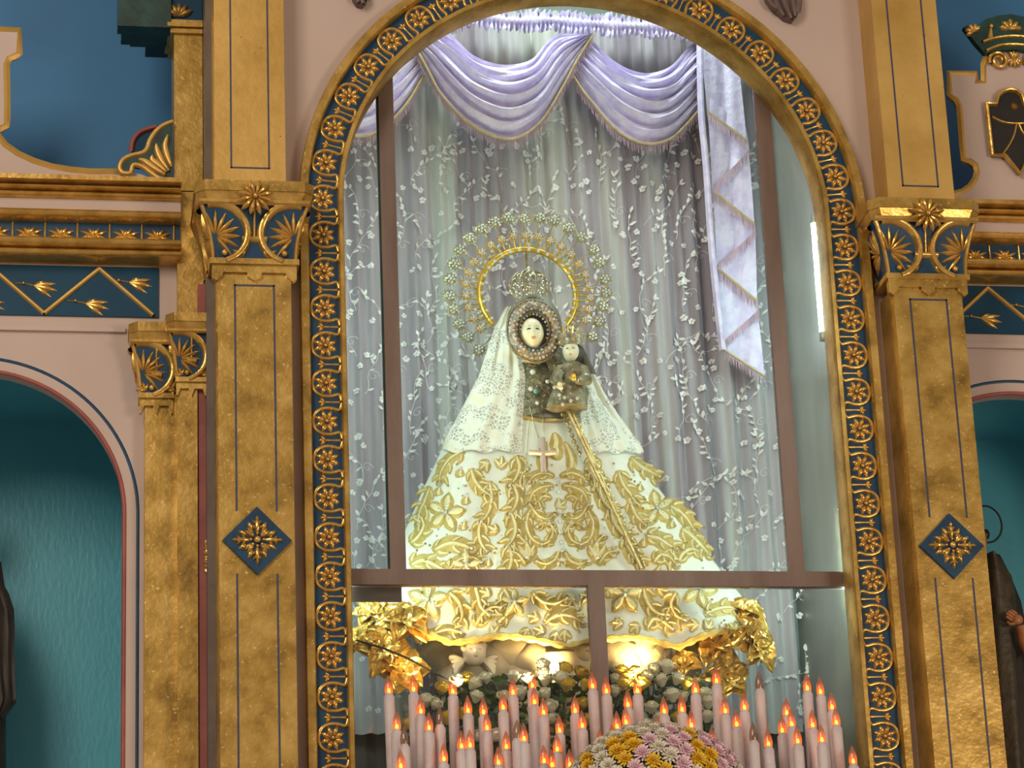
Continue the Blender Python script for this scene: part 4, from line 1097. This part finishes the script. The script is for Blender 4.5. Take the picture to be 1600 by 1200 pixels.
for x,y in ((866,605),(874,617),(882,621),(892,626),(902,622),(879,632)): g.ball(P(x,y,.232),.006,None,None,6,4)
part('dress_jewels', g, 'gem', CH, kind='stuff')
rows=[]
for j in range(9):
    t=j/8; rows.append([(P(lerp(903,924,t),lerp(560,583,t)+0,.33).x+.018*(i/6-.5)*2, .335-.012*sin(pi*i/6), P(910,lerp(540,585,t),.33).z) for i in range(7)])
part('mantle', G().grid(rows), 'cloak_brown', CH)
# sceptre, rosary and pendant cross
T=thing('sceptre','long thin gold sceptre lying diagonally across the white robe','sceptre',tuple(MB_(1000,890,.02)))
for off,r in ((0,.0075),(6,.0055)):
    pts=[MB_(lerp(857,1002,t)+off*(1-t*.6),lerp(607,892,t)-off*.2*(1-t),.060*(1-t)+.016) for t in [i/16 for i in range(17)]]
    part('rod', G().tube(pts,r,8), 'staff_gold', T)
g=G()
for i in range(34):
    t=i/33; g.ball(MB_(lerp(858,1004,t)+4,lerp(596,892,t),.05*(1-t)+.020),.0036,None,None,5,3)
part('bead_edge', g, 'gem_gold', T, kind='stuff')
T=thing('rosary','bronze bead rosary hanging beside the sceptre on the robe','rosary',tuple(MB_(900,720,.02)))
for i,(x,y) in enumerate(((872,646),(876,655),(880,663),(884,671),(887,680),(891,689),(894,698),(898,707),(902,716))): part('bead', G().ball(MB_(x,y,.035),.008,None,None,8,5), 'staff_gold', T)
part('cord', G().tube([MB_(x,y,.033) for x,y in ((868,640),(880,663),(891,689),(904,722))],.0016,5), 'staff_gold', T)
T=thing('cross_pendant','pale pink cross pendant on a thin chain at the robe front','cross',tuple(MB_(847,742,.02)))
g=G(); g.k=0
g.stroke([(847,688),(847,715),(848,743)],4.2,.010,lambda u,v,h:MR(u,v,h+.016)); part('upright', g, 'cross_pink', T)
g=G(); g.stroke([(825,710),(847,712),(867,711)],4.0,.010,lambda u,v,h:MR(u,v,h+.017)); part('crossbar', g, 'cross_pink', T)
for a,b in (((826,640),(840,690)),((846,640),(849,690))): part('chain', G().tube([MB_(lerp(a[0],b[0],i/8),lerp(a[1],b[1],i/8)+4*sin(pi*i/8),.022) for i in range(9)],.0014,4), 'staff_gold', T)
part('chain', G().tube([MB_(x,y,.014) for x,y in ((826,660),(822,710),(818,760),(815,810),(814,840))],.0014,4), 'staff_gold', T)
# ================================================================== pedestal of clouds with cherub heads under the robe
T=thing('cloud_pedestal','warm lit plaster cloud pedestal with cherub heads beneath the gold hem','pedestal',(-.08,.42,-1.0))
rc=random.Random(21); g=G()
for i,(px,py,Y,r) in enumerate(((760,1040,.36,.075),(800,1018,.34,.06),(840,1030,.33,.07),(880,1022,.34,.065),(960,1018,.33,.07),(1000,1012,.34,.07),(1035,1022,.36,.065),(1060,1045,.38,.06),(920,1035,.36,.08),(700,1030,.42,.06),(720,1060,.42,.07),(980,1050,.38,.08),(860,1060,.38,.09),(790,1000,.36,.05),(820,1050,.36,.07),(900,1050,.34,.06),(940,1000,.36,.06),(1030,1000,.38,.06),(760,1005,.40,.05),(680,1020,.44,.05),(1080,1015,.42,.05),(850,1005,.35,.05),(975,1030,.32,.05),(890,1000,.34,.045))):
    q=P(px,py,Y); g.ball(q,r*1.15,r*.8,r*.85,16,10)
for v in range(len(g.v)):
    x,y,z=g.v[v]; g.v[v]=(x+.006*sin(z*55+x*30),y+.006*sin(x*47),z+.006*sin(x*61))
part('clouds', g, 'cloud_plaster', T, kind='stuff')
part('core', G().lathe((-.08,.46,-1.25),((.16,0),(.17,.2),(.15,.40),(.2,.55)),24), 'cloud_plaster', T)
for px,py,Y,s in ((741,1020,.27,.036),(915,1012,.27,.036),(1010,1000,.27,.034)):
    q=P(px,py,Y); w_,h_=s,s*1.15
    def cf(u,v,dh=0):
        d=w_*sqrt(max(0,1-u*u-v*v))+w_*.28*math.exp(-((u/.14)**2)-(((v+.1)/.16)**2))-w_*.1*(math.exp(-(((u-.38)/.2)**2))+math.exp(-(((u+.38)/.2)**2)))*math.exp(-(((v-.1)/.14)**2))+w_*.06*math.exp(-(((abs(u)-.5)/.2)**2)-(((v+.3)/.2)**2))
        return (q.x+u*w_,q.y-d-dh,q.z+v*h_)
    g=G(); g.grid([[cf(-cos(pi*i/20)*sqrt(max(.0004,1-cos(pi*j/20)**2)),-cos(pi*j/20)) for i in range(21)] for j in range(21)])
    g.ball((q.x,q.y+.006,q.z),w_*.98,w_*.9,h_*.98,14,9)
    H=part('cherub_head', g, 'cloud_plaster', T)
    for s_ in (-1,1): part('eye', G().stroke([(s_*.24,.08),(s_*.38,.10),(s_*.52,.07)],[.02,.06,.02],.002,lambda u,v,h:cf(u,v,h),4), 'skin_wood', H)
    part('mouth', G().stroke([(-.2,-.42),(0,-.46),(.2,-.42)],[.02,.06,.02],.003,lambda u,v,h:cf(u,v,h),4), 'lip_rose', H)
    g=G()
    for j in range(22):
        a=rc.uniform(10,170); rr=rc.uniform(.75,1.05); g.ball((q.x+w_*rr*cos(math.radians(a)),q.y-w_*rc.uniform(-.2,.55),q.z+h_*rr*sin(math.radians(a))),s*.24,None,None,7,5)
    part('curls', g, 'cloud_plaster', H)
    for s_ in (-1,1):
        for j in range(4): part('wing_feather', G().stroke(cr([(q.x+s_*(w_*.8),q.z-h_*.5),(q.x+s_*(w_*1.5),q.z-h_*(.3+.25*j)),(q.x+s_*(w_*(2.1-.15*j)),q.z-h_*(.2+.45*j))],4),[.006,.010,.011,.012,.012,.012,.010,.008,.003],.012,plane(q.y+.02)), 'cloud_plaster', T)
# small warm flood lamps hidden behind the flowers
def flood(x,y,z,tx,ty,tz,e,label):
    T=thing('flood_lamp',label,'lamp',(x,y,z),'warm lamps at the foot of the statue')
    part('housing', G().lathe((x,y,z-.06),((.010,0),(.013,.03),(.014,.052)),12), 'wire_dark', T)
    part('bulb', G().ball((x,y,z-.004),.010,None,.008,10,6), 'lamp_bulb', T)
    l=bpy.data.lights.new('flood_light','SPOT'); l.energy=e; l.color=(1.0,.66,.22); l.spot_size=1.25; l.spot_blend=.6; l.shadow_soft_size=.03
    o=bpy.data.objects.new('flood_light',l); COL.objects.link(o); o.location=(x,y,z+.015); o.rotation_euler=(Vector((tx,ty,tz))-Vector((x,y,z))).to_track_quat('-Z','Y').to_euler()
    o.parent=T; o.matrix_parent_inverse=Matrix.Translation(-T.location)
for px,py,e,lb in ((833,1075,36,'small warm flood lamp below the hem, left of the mullion'),(995,1080,38,'small warm flood lamp below the hem, right of the mullion'),(709,1082,26,'small warm flood lamp among the roses left of the cherub'),(1086,1081,9,'small warm flood lamp beside the right gold foil flowers'),(648,1100,5,'small warm flood lamp under the left gold foil flowers')):
    q=P(px,py,.146); flood(q.x,.146,q.z,q.x,.215,q.z+.27,e,lb)
for px,py,e,lb in ((868,1064,5,'small warm lamp behind the roses lighting the left clouds'),(1000,1062,7,'small warm lamp behind the roses lighting the right clouds')):
    q=P(px,py,.245); flood(q.x,.245,q.z,q.x,.34,q.z+.12,e,lb)

# ================================================================== gold foil flowers
def foil_petal(rn, L, Wd, cup, crump=.10):
    g=G(); rows=[]; f1,f2=rn.uniform(1.5,3.5),rn.uniform(0,6); tw=rn.uniform(-.5,.5)
    for i in range(7):
        t=i/6; w=Wd*(.10+(sin(pi*t**.75)**.9 if 0<t<1 else 0)); row=[]
        for j in range(7):
            u=-1+2*j/6; bend=cup*(1-t*.55)
            x=L*t*cos(bend); z=L*t*sin(bend)+w*.45*abs(u)**1.5-L*.18*t**3+L*crump*sin(f1*u*2+f2+t*4)*t*.5+L*.05*rn.uniform(-1,1)*t
            row.append((x, w*u*cos(tw*t), z+w*u*sin(tw*t)))
        rows.append(row)
    g.grid(rows); return g.data('petal','gold_foil',False)
def gold_flower(px,py,Y,R,tilt,label,rings=((6,1.1,.25),(5,.85,.65),(3,.5,1.1)),seed=0):
    rn=random.Random(seed); q=P(px,py,Y)
    T=thing('gold_flower',label,'flower',tuple(q),'gold foil flowers')
    base=Matrix.Rotation(tilt[1],4,'Z')@Matrix.Rotation(tilt[0],4,'X')
    for n,sc,cup in rings:
        for k in range(n):
            o=link('petal',foil_petal(rn,R*sc*rn.uniform(.85,1.15),R*sc*.36,cup*rn.uniform(.8,1.2)),T,False)
            o.matrix_basis=base@Matrix.Rotation(2*pi*(k+rn.uniform(-.15,.15))/n+sc*2,4,'Z')
    g=G()
    for k in range(7): g.ball((R*.08*cos(k*.9),R*.08*sin(k*.9),R*.10),R*.05,None,None,6,4)
    o=part('heart',g,'gold_foil',T,world=False); o.matrix_basis=base
    return T
gold_flower(632,972,.26,.085,(1.15,.1),'crumpled pale gold foil flower under the left end of the robe',seed=1)
gold_flower(585,958,.30,.070,(1.0,-.4),'greenish gold foil flower at the far left behind the bracket plate',seed=2)
gold_flower(598,1012,.24,.090,(1.3,.2),'gold foil flower with a dark stem beside the left jamb',seed=3)
gold_flower(630,1050,.24,.080,(1.5,.0),'lowest gold foil flower on the left, above the candles',seed=4)
gold_flower(1178,1005,.26,.090,(1.45,.5),'large glowing gold foil rose at right, below the robe end',rings=((6,1.1,.35),(6,.9,.75),(5,.65,1.1),(3,.4,1.4)),seed=5)
gold_flower(1115,1005,.28,.085,(1.2,-.3),'gold foil flower right of the bright cherub clouds',seed=6)
gold_flower(1135,1055,.26,.080,(1.6,.2),'drooping gold foil flower at the lower right',seed=7)
gold_flower(1165,955,.34,.062,(1.0,.3),'small silvery gold foil flower at the right tip of the hem',seed=8)
gold_flower(1070,1040,.28,.060,(1.3,-.2),'round gold foil bud beside the white roses',rings=((5,1.0,1.2),(4,.7,1.5)),seed=9)
gold_flower(560,1000,.25,.060,(1.2,-.5),'gold foil leaf cluster touching the left frame edge',seed=10)
T=thing('dry_twig','brown dry stem running diagonally through the left gold foil flowers','stem',tuple(P(690,1060,.2)))
part('stem', G().tube([P(x,y,.19) for x,y in ((556,1000),(600,1013),(640,1030),(672,1048),(700,1062))],[.003,.004,.004,.003,.002],6), 'wire_dark', T)

# ================================================================== roses
def rose_mesh(mt,name,seed):
    rn=random.Random(seed); g=G()
    g.lathe((0,0,0),((.004,0),(.010,.006),(.0125,.016),(.011,.027),(.006,.033),(.002,.032)),12)
    for n,r,h,fl in ((3,.0105,.039,.0),(3,.0130,.038,.15),(4,.0155,.036,.35),(5,.0175,.032,.8)):
        for k in range(n):
            a0=2*pi*(k+rn.uniform(-.12,.12))/n+r*300; rows=[]
            for i in range(8):
                t=i/7; row=[]
                for j in range(8):
                    u=-1+2*j/7; a=a0+u*(1.05*pi/n+.22); rr=r*(.30+.78*sin(min(1,t*1.15)*pi/2))*(1+.05*u)+fl*.006*max(0,t-.55)*2.2*(1-.4*u*u)-(.0025*(1-fl))*t*t; row.append((rr*cos(a),rr*sin(a),h*(t**.9)*(1-.20*u*u*t)-fl*.004*max(0,t-.7)*3))
                rows.append(row)
            g.grid(rows)
    return g.data(name,mt)
RW=[rose_mesh('rose_white','rose_white',i) for i in range(3)]; RYL=[rose_mesh('rose_yellow','rose_yellow',i+5) for i in range(2)]
SEP=G()
for k in range(5): SEP.petal(0,0,k*72,0,.022,.005,.004,lambda u,v,h:(u,v,-.001-h+ (u*u+v*v)*9),2,3)
SEP=SEP.data('sepal','leaf_green')
ST_=G().tube([(0,0,0),(.002,0,-.05),(0,0,-.10)],.0022,5).data('stem','leaf_green')
whites=[(854,1049),(851,1064),(856,1084),(861,1107),(877,1062),(1022,1045),(1012,1060),(1035,1065),(1055,1062),(1052,1090),(1070,1090),(1100,1085),(1106,1100),(1104,1122),(1017,1107),(1012,1137),(960,1080),(957,1062),(1025,1127),(760,1060),(717,1065),(802,1060),(825,1060),(848,1040),(677,1100),(667,1097),(786,1090),(857,1122),(745,1150),(774,1150),(735,1069),(742,1090),(815,1085),(1040,1045),(1085,1108),(940,1105)]
yellows=[(877,1047),(884,1072),(905,1052),(912,1072),(911,1100),(970,1050),(980,1056),(995,1049),(972,1070),(1000,1070),(1070,1070),(917,1126),(689,1076),(730,1060),(720,1115),(636,1132),(700,1125),(1060,1125)]
rr=random.Random(8)
def nearest(px):
    for lim,w in ((700,'under the left gold foil flowers'),(780,'left of the cherub clouds'),(835,'below the left cherub clouds'),(925,'just left of the lower mullion'),(1005,'just right of the lower mullion'),(1050,'below the bright clouds right of the mullion'),(2000,'beside the right gold foil flowers')):
        if px<lim: return w
for lst,meshes,cn in ((whites,RW,'white'),(yellows,RYL,'yellow')):
    for i,(px,py) in enumerate(lst):
        Y=.20-.05*(py-1045)/90+rr.uniform(-.01,.01); q=P(px,py+8,Y)
        side=nearest(px); lev='upper' if py<1068 else ('middle' if py<1103 else 'lower')
        o=thing('rose','%s rosebud %s, %s'%(cn,lev,side),'flower',tuple(q),'%s roses, %s %s'%(cn,lev,side))
        o.rotation_euler=(rr.uniform(.3,1.0),rr.uniform(-.35,.35),rr.uniform(0,6)); o.rotation_euler.z=rr.uniform(-.5,.5)
        s=rr.uniform(.92,1.2); o.scale=(s,s,s)
        for nm,me in (('bloom',meshes[i%len(meshes)]),('sepals',SEP),('stem',ST_)): link(nm,me,o,False)
g=G(); rl=random.Random(12)
for _ in range(900):
    px=rl.uniform(700,1115); py=rl.uniform(1058,1190); q=P(px,py,.21+rl.uniform(-.03,.05)); a=rl.uniform(0,2*pi); L=rl.uniform(.02,.04); ty=rl.uniform(-.6,.6)
    d=Vector((cos(a),ty*.6,sin(a)*.8)); n=Vector((-sin(a),.4,cos(a))).normalized()
    i=len(g.v); 
    for t,w in ((0,0),(.35,.3),(.7,.25),(1,0)):
        c=q+d*(L*t)
        if w: g.add(c+n*(L*w)); g.add(c-n*(L*w))
        else: g.add(c)
    g.face(i,i+1,i+2); g.face(i+1,i+3,i+4,i+2); g.face(i+3,i+5,i+4)
o=part('foliage',g,'leaf_green'); tag(o,'dark green leaves filling the rose bouquet behind the candles','foliage',None,'stuff')

# ================================================================== electric candles
cores=[(612,1079),(647,1076),(709,1081),(801,1081),(832,1072),(838,1096),(849,1114),(734,1110),(757,1112),(786,1105),(658,1112),(617,1135),(670,1137),(687,1128,0),(762,1137),(874,1140),(821,1154),(791,1167),(737,1164),(720,1166),(634,1158,0),(625,1196),(691,1186),(721,1187),(780,1191),(852,1189),(867,1195),(873,1171),(929,1072),(949,1079),(995,1079),(1086,1079),(1119,1064),(981,1101),(897,1111),(912,1134),(962,1135),(977,1128),(1040,1111),(1066,1108),(1080,1133),(1029,1142),(1134,1111),(1164,1105),(1152,1132),(1189,1071,0),(1227,1113),(1223,1141),(1175,1153,0),(1202,1162),(1200,1185),(938,1164),(954,1157),(1114,1160),(1261,1075),(1283,1080),(1300,1105),(1241,1131),(1270,1132),(1307,1128),(1246,1158),(1285,1156),(1285,1184),(1337,1189),(891,1195),(806,1150,0),(1105,1192)]
CR=.0158
wax=G().lathe((0,0,-.45),((CR,0),(CR*1.01,.15),(CR*.985,.30),(CR*1.005,.42),(CR*.99,.448),(CR*.85,.452),(.002,.4505)),14).data('candle_body','candle_wax')
prof=((.0090,0),(.0118,.010),(.0124,.020),(.0112,.031),(.0080,.043),(.0045,.053),(.0008,.060))
bl=G().lathe((0,0,0),prof,12).data('bulb','bulb_glow')
bu=G().lathe((0,0,0),prof,12).data('bulb','bulb_tip')
em=G().ball((0,0,.015),.0045,.0045,.0075,10,8).data('glow','ember')
sk=G().lathe((0,0,-.004),((.0118,0),(.0118,.006),(.0095,.008)),12).data('socket','candle_wax')
CZB=-1.42
order=sorted(range(len(cores)),key=lambda i:cores[i][0])
ordn=['first','second','third','fourth','fifth','sixth','seventh','eighth','ninth','tenth','eleventh','twelfth']
def zone(px):
    for lim,w in ((665,'at the left end of the rack'),(745,'under the left gold flowers'),(815,'under the left cherub'),(885,'left of the lower mullion'),(960,'below the lower mullion'),(1060,'behind the chrysanthemum dome'),(1145,'right of the chrysanthemum dome'),(1215,'below the right gold rose'),(1262,'before the curtain edge at right'),(2000,'at the right end of the rack')):
        if px<lim: return w
cnt={}
for i in order:
    c=cores[i]; lit=len(c)<3; px,py=c[0],c[1]
    row=0 if py<1095 else (1 if py<1125 else (2 if py<1150 else 3))
    Y=(-.10,-.17,-.24,-.31)[row]-.05*((py*7+px)%10)/10
    q=P(px,py+9,Y); zt=q.z
    rw=('tallest back row','second row','third row','front row')[row]; zn=zone(px); key=(rw,zn,lit); cnt[key]=cnt.get(key,0)+1
    n=cnt[key]
    lab='%s%s electric candle, %s, %s'%('' if n==1 else ordn[n-1]+' ','lit' if lit else 'unlit',rw,zn)
    if n==1: lab='first '+lab
    T=thing('electric_candle',lab,'candle',(q.x,Y,zt-.45),'electric candles')
    T.rotation_euler=(rr.uniform(-.012,.012),rr.uniform(-.015,.015),rr.uniform(0,6))
    o=link('candle_body',wax,T,False); o.location=(0,0,.45)
    o=link('socket',sk,T,False); o.location=(0,0,.455)
    if lit:
        B=link('bulb',bl,T,False); B.location=(0,0,.452); link('glow',em,B,False)
    else:
        B=link('bulb',bu,T,False); B.location=(0,0,.452)
T=thing('candle_rack','dark stepped rack carrying the electric candles below the glass case','rack',(0,-.22,-1.62))
part('tray', G().box(-.75,.75,-.42,-.05,-1.66,-1.62), 'wire_dark', T, False)
for x in (-.70,.70): part('post', G().box(x-.02,x+.02,-.24,-.20,-2.6,-1.66), 'wire_dark', T, False)

# ================================================================== chrysanthemum dome in front
def mum(mt,name,seed):
    rn=random.Random(seed); g=G()
    for ring,(n,el,L) in enumerate(((11,5,.024),(11,28,.024),(10,50,.022),(7,70,.019),(4,84,.016))):
        for k in range(n):
            a=2*pi*(k+.5*(ring%2))/n+rn.uniform(-.1,.1); e=math.radians(el+rn.uniform(-6,6)); d=Vector((cos(a)*cos(e),sin(a)*cos(e),sin(e))); s=Vector((-sin(a),cos(a),0)); up=d.cross(s)*-1
            i=len(g.v); w=.0034
            for t,ww in ((.15,.5),(.55,1.),(.9,.8)):
                c=d*(L*t); g.add(c+s*w*ww+up*.0012); g.add(c); g.add(c-s*w*ww+up*.0012)
            g.add(d*L+up*.002)
            for r_ in (0,3): g.face(i+r_,i+r_+1,i+r_+4,i+r_+3); g.face(i+r_+1,i+r_+2,i+r_+5,i+r_+4)
            g.face(i+6,i+7,i+9); g.face(i+7,i+8,i+9)
    return g.data(name,mt)
MW=mum('mum_white','bloom',1); MP=mum('mum_pink','bloom',2); MYW=mum('mum_yellow','bloom',3)
MC_=G().ball((0,0,0),.010,.010,.008,8,5)
MCD={k:MC_.data('heart',k) for k in ('mum_white','mum_pink','mum_yellow')}
yel=[(985,1163),(970,1172),(1088,1172),(1100,1186),(1020,1185),(1038,1190),(925,1196),(968,1196),(1080,1160),(1112,1198)]
pnk=[(1005,1168),(1060,1165),(1125,1180),(1138,1196),(990,1182),(1000,1196),(1070,1192),(1050,1156),(1110,1166),(1015,1160)]
DC=P(1027,1245,-.50); DR_=(.245,.16,.190)
g=G(); g.ball(DC,DR_[0]*.93,DR_[1]*.93,DR_[2]*.93,24,14); o=part('flower_foam',g,'leaf_green'); tag(o,'green foam dome holding the chrysanthemums at the bottom edge','foam')
k=0; gold=pi*(3-sqrt(5)); N=240
def ppx(p):
    d=Vector(p)-CAM; w=d.dot(FW); return 800+F_PX*d.dot(RT)/w, 600-F_PX*d.dot(UP)/w
for i in range(N):
    z=1-(i+.5)/N*1.5; r=sqrt(max(0,1-z*z)); a=i*gold; n=Vector((r*cos(a)/DR_[0]*.2,r*sin(a)/DR_[1]*.2,z/DR_[2]*.2)).normalized()
    p=DC+Vector((r*cos(a)*DR_[0],r*sin(a)*DR_[1],z*DR_[2]))
    if n.y>.55: continue
    x,y=ppx(p)
    if y>1230 : continue
    dy=min((x-u)**2+(y-v)**2 for u,v in yel); dp=min((x-u)**2+(y-v)**2 for u,v in pnk)
    kind='white'
    if dy<170 and dy<dp: kind='yellow'
    elif dp<230: kind='pink'
    where=('on the left of the crown' if x<1000 else ('at the top of the crown' if x<1060 else 'on the right of the crown')) if y<1172 else ('on the front' if 960<x<1100 else ('on the left shoulder' if x<1000 else 'on the right shoulder'))
    T=thing('chrysanthemum','%s chrysanthemum %s of the bottom flower dome'%(kind,where),'flower',tuple(p),'%s chrysanthemums %s'%(kind,where))
    T.rotation_euler=n.to_track_quat('Z','Y').to_euler(); s=random.uniform(.98,1.2); T.scale=(s,s,s)
    link('bloom',{'white':MW,'pink':MP,'yellow':MYW}[kind],T,False); link('heart',MCD['mum_'+kind],T,False)

# ================================================================== dark statues in the side niches
def robed(cx,Y,z0,z1,prof,label,mt,extra=None):
    T=thing('niche_statue',label,'statue',(cx,Y,z0)); rows=[]
    for t,r in prof:
        z=lerp(z0,z1,t); rows.append([(cx+r*cos(2*pi*j/40)*(1+.05*sin(j*1.9+t*3)),Y+r*.7*sin(2*pi*j/40)*(1+.05*sin(j*2.3)),z) for j in range(40)])
    part('cloak', G().grid(rows,True), mt, T); return T
zl=P(-40,780,.45).z
q=P(-60,1000,.45)
T=robed(q.x,.45,ZB,zl,((0,.13),(.2,.14),(.45,.13),(.62,.14),(.74,.13),(.84,.11),(.88,.045),(.9,.05)),'dark cloaked statue at the left edge, only its hanging sleeve in view','cloak_dark')
g=G(); g.ball((q.x,.44,zl+.03),.05,.055,.07,14,10); part('head', g, 'skin_wood', T)
sl=[P(x,y,.42) for x,y in ((-40,880),(-8,930),(2,985),(6,1040),(8,1095))]
g=G(); rows=[]
for i,(px0,px1,y,yy) in enumerate(((-60,-18,895,.42),(-50,4,912,.40),(-45,14,930,.385),(-40,22,955,.38),(-35,23,985,.375),(-32,22,1020,.375),(-30,23,1060,.375),(-25,25,1095,.38),(-20,12,1112,.385),(-10,4,1122,.39))):
    a=P(px0,y,yy); b=P(px1,y,yy); rows.append([(lerp(a.x,b.x,k/12),yy-.03*sin(pi*k/12)+.006*sin(k*2.2+i*.4),lerp(a.z,b.z,k/12)+.006*sin(k*1.7)) for k in range(13)])
    rows[-1]+= [(lerp(b.x,a.x,k/6),yy+.03,lerp(b.z,a.z,k/6)) for k in range(7)]
part('sleeve', g.grid(rows,True), 'cloak_dark', T)
q=P(1552,1000,.40)
T=robed(q.x+.02,.42,ZB,P(1550,868,.42).z,((0,.135),(.25,.13),(.5,.115),(.72,.10),(.86,.085),(.94,.06),(1,.035)),'brown cloaked statue with a ring halo behind the right pilaster','cloak_dark')
h=P(1520,845,.42)
g=G(); g.ball((h.x,.42,h.z),.045,.05,.062,16,10); part('head', g, 'skin_wood', T)
rows=[]
for i,(xa,xb,y) in enumerate(((1535,1556,868),(1530,1568,882),(1530,1580,900),(1532,1586,925),(1536,1590,960),(1540,1590,1000),(1545,1592,1060),(1550,1598,1130),(1555,1604,1210))):
    a=P(xa,y,.36); b=P(xb,y,.36); rows.append([(lerp(a.x,b.x,k/12),.36-.05*sin(pi*k/12)+.006*sin(k*.9+i*.5),lerp(a.z,b.z,k/12)) for k in range(13)])
part('shoulder_cape', G().grid(rows), 'cloak_brown', T)
part('arm', G().tube([P(1612,1020,.30),P(1600,1000,.29),P(1594,978,.285)],[.026,.022,.016],10), 'skin_wood', T)
hand(P(1590,968,.28),.042,(-.7,0,.55),'skin_wood',T)
hcn=P(1541,819,.47); part('ring_halo', G().tube([(hcn.x+.052*cos(a*pi/24),.47,hcn.z+.062*sin(a*pi/24)) for a in range(49)],.0035,6), 'wire_dark', T)
part('halo_knob', G().ball(P(1540,835,.46),.014,None,.018), 'wire_dark', T)
# ================================================================== labels that single out each rose, bloom and candle
NTH=['first','second','third','fourth','fifth','sixth','seventh','eighth','ninth','tenth','eleventh','twelfth','thirteenth','fourteenth','fifteenth','sixteenth','seventeenth','eighteenth','nineteenth','twentieth','twenty-first','twenty-second','twenty-third','twenty-fourth','twenty-fifth','twenty-sixth','twenty-seventh','twenty-eighth','twenty-ninth','thirtieth']
byl={}
for o in list(COL.objects):
    if o.parent is None and o.get('category') in ('flower',) and o.get('group') and ('rose' in o['group'] or 'chrysanth' in o['group']): byl.setdefault(o['label'],[]).append(o)
for l,os_ in byl.items():
    if len(os_)<2: continue
    os_.sort(key=lambda o: ppx(o.location)[0])
    for i,o in enumerate(os_): o['label']='%s from left: %s' % (NTH[min(i,29)], l)
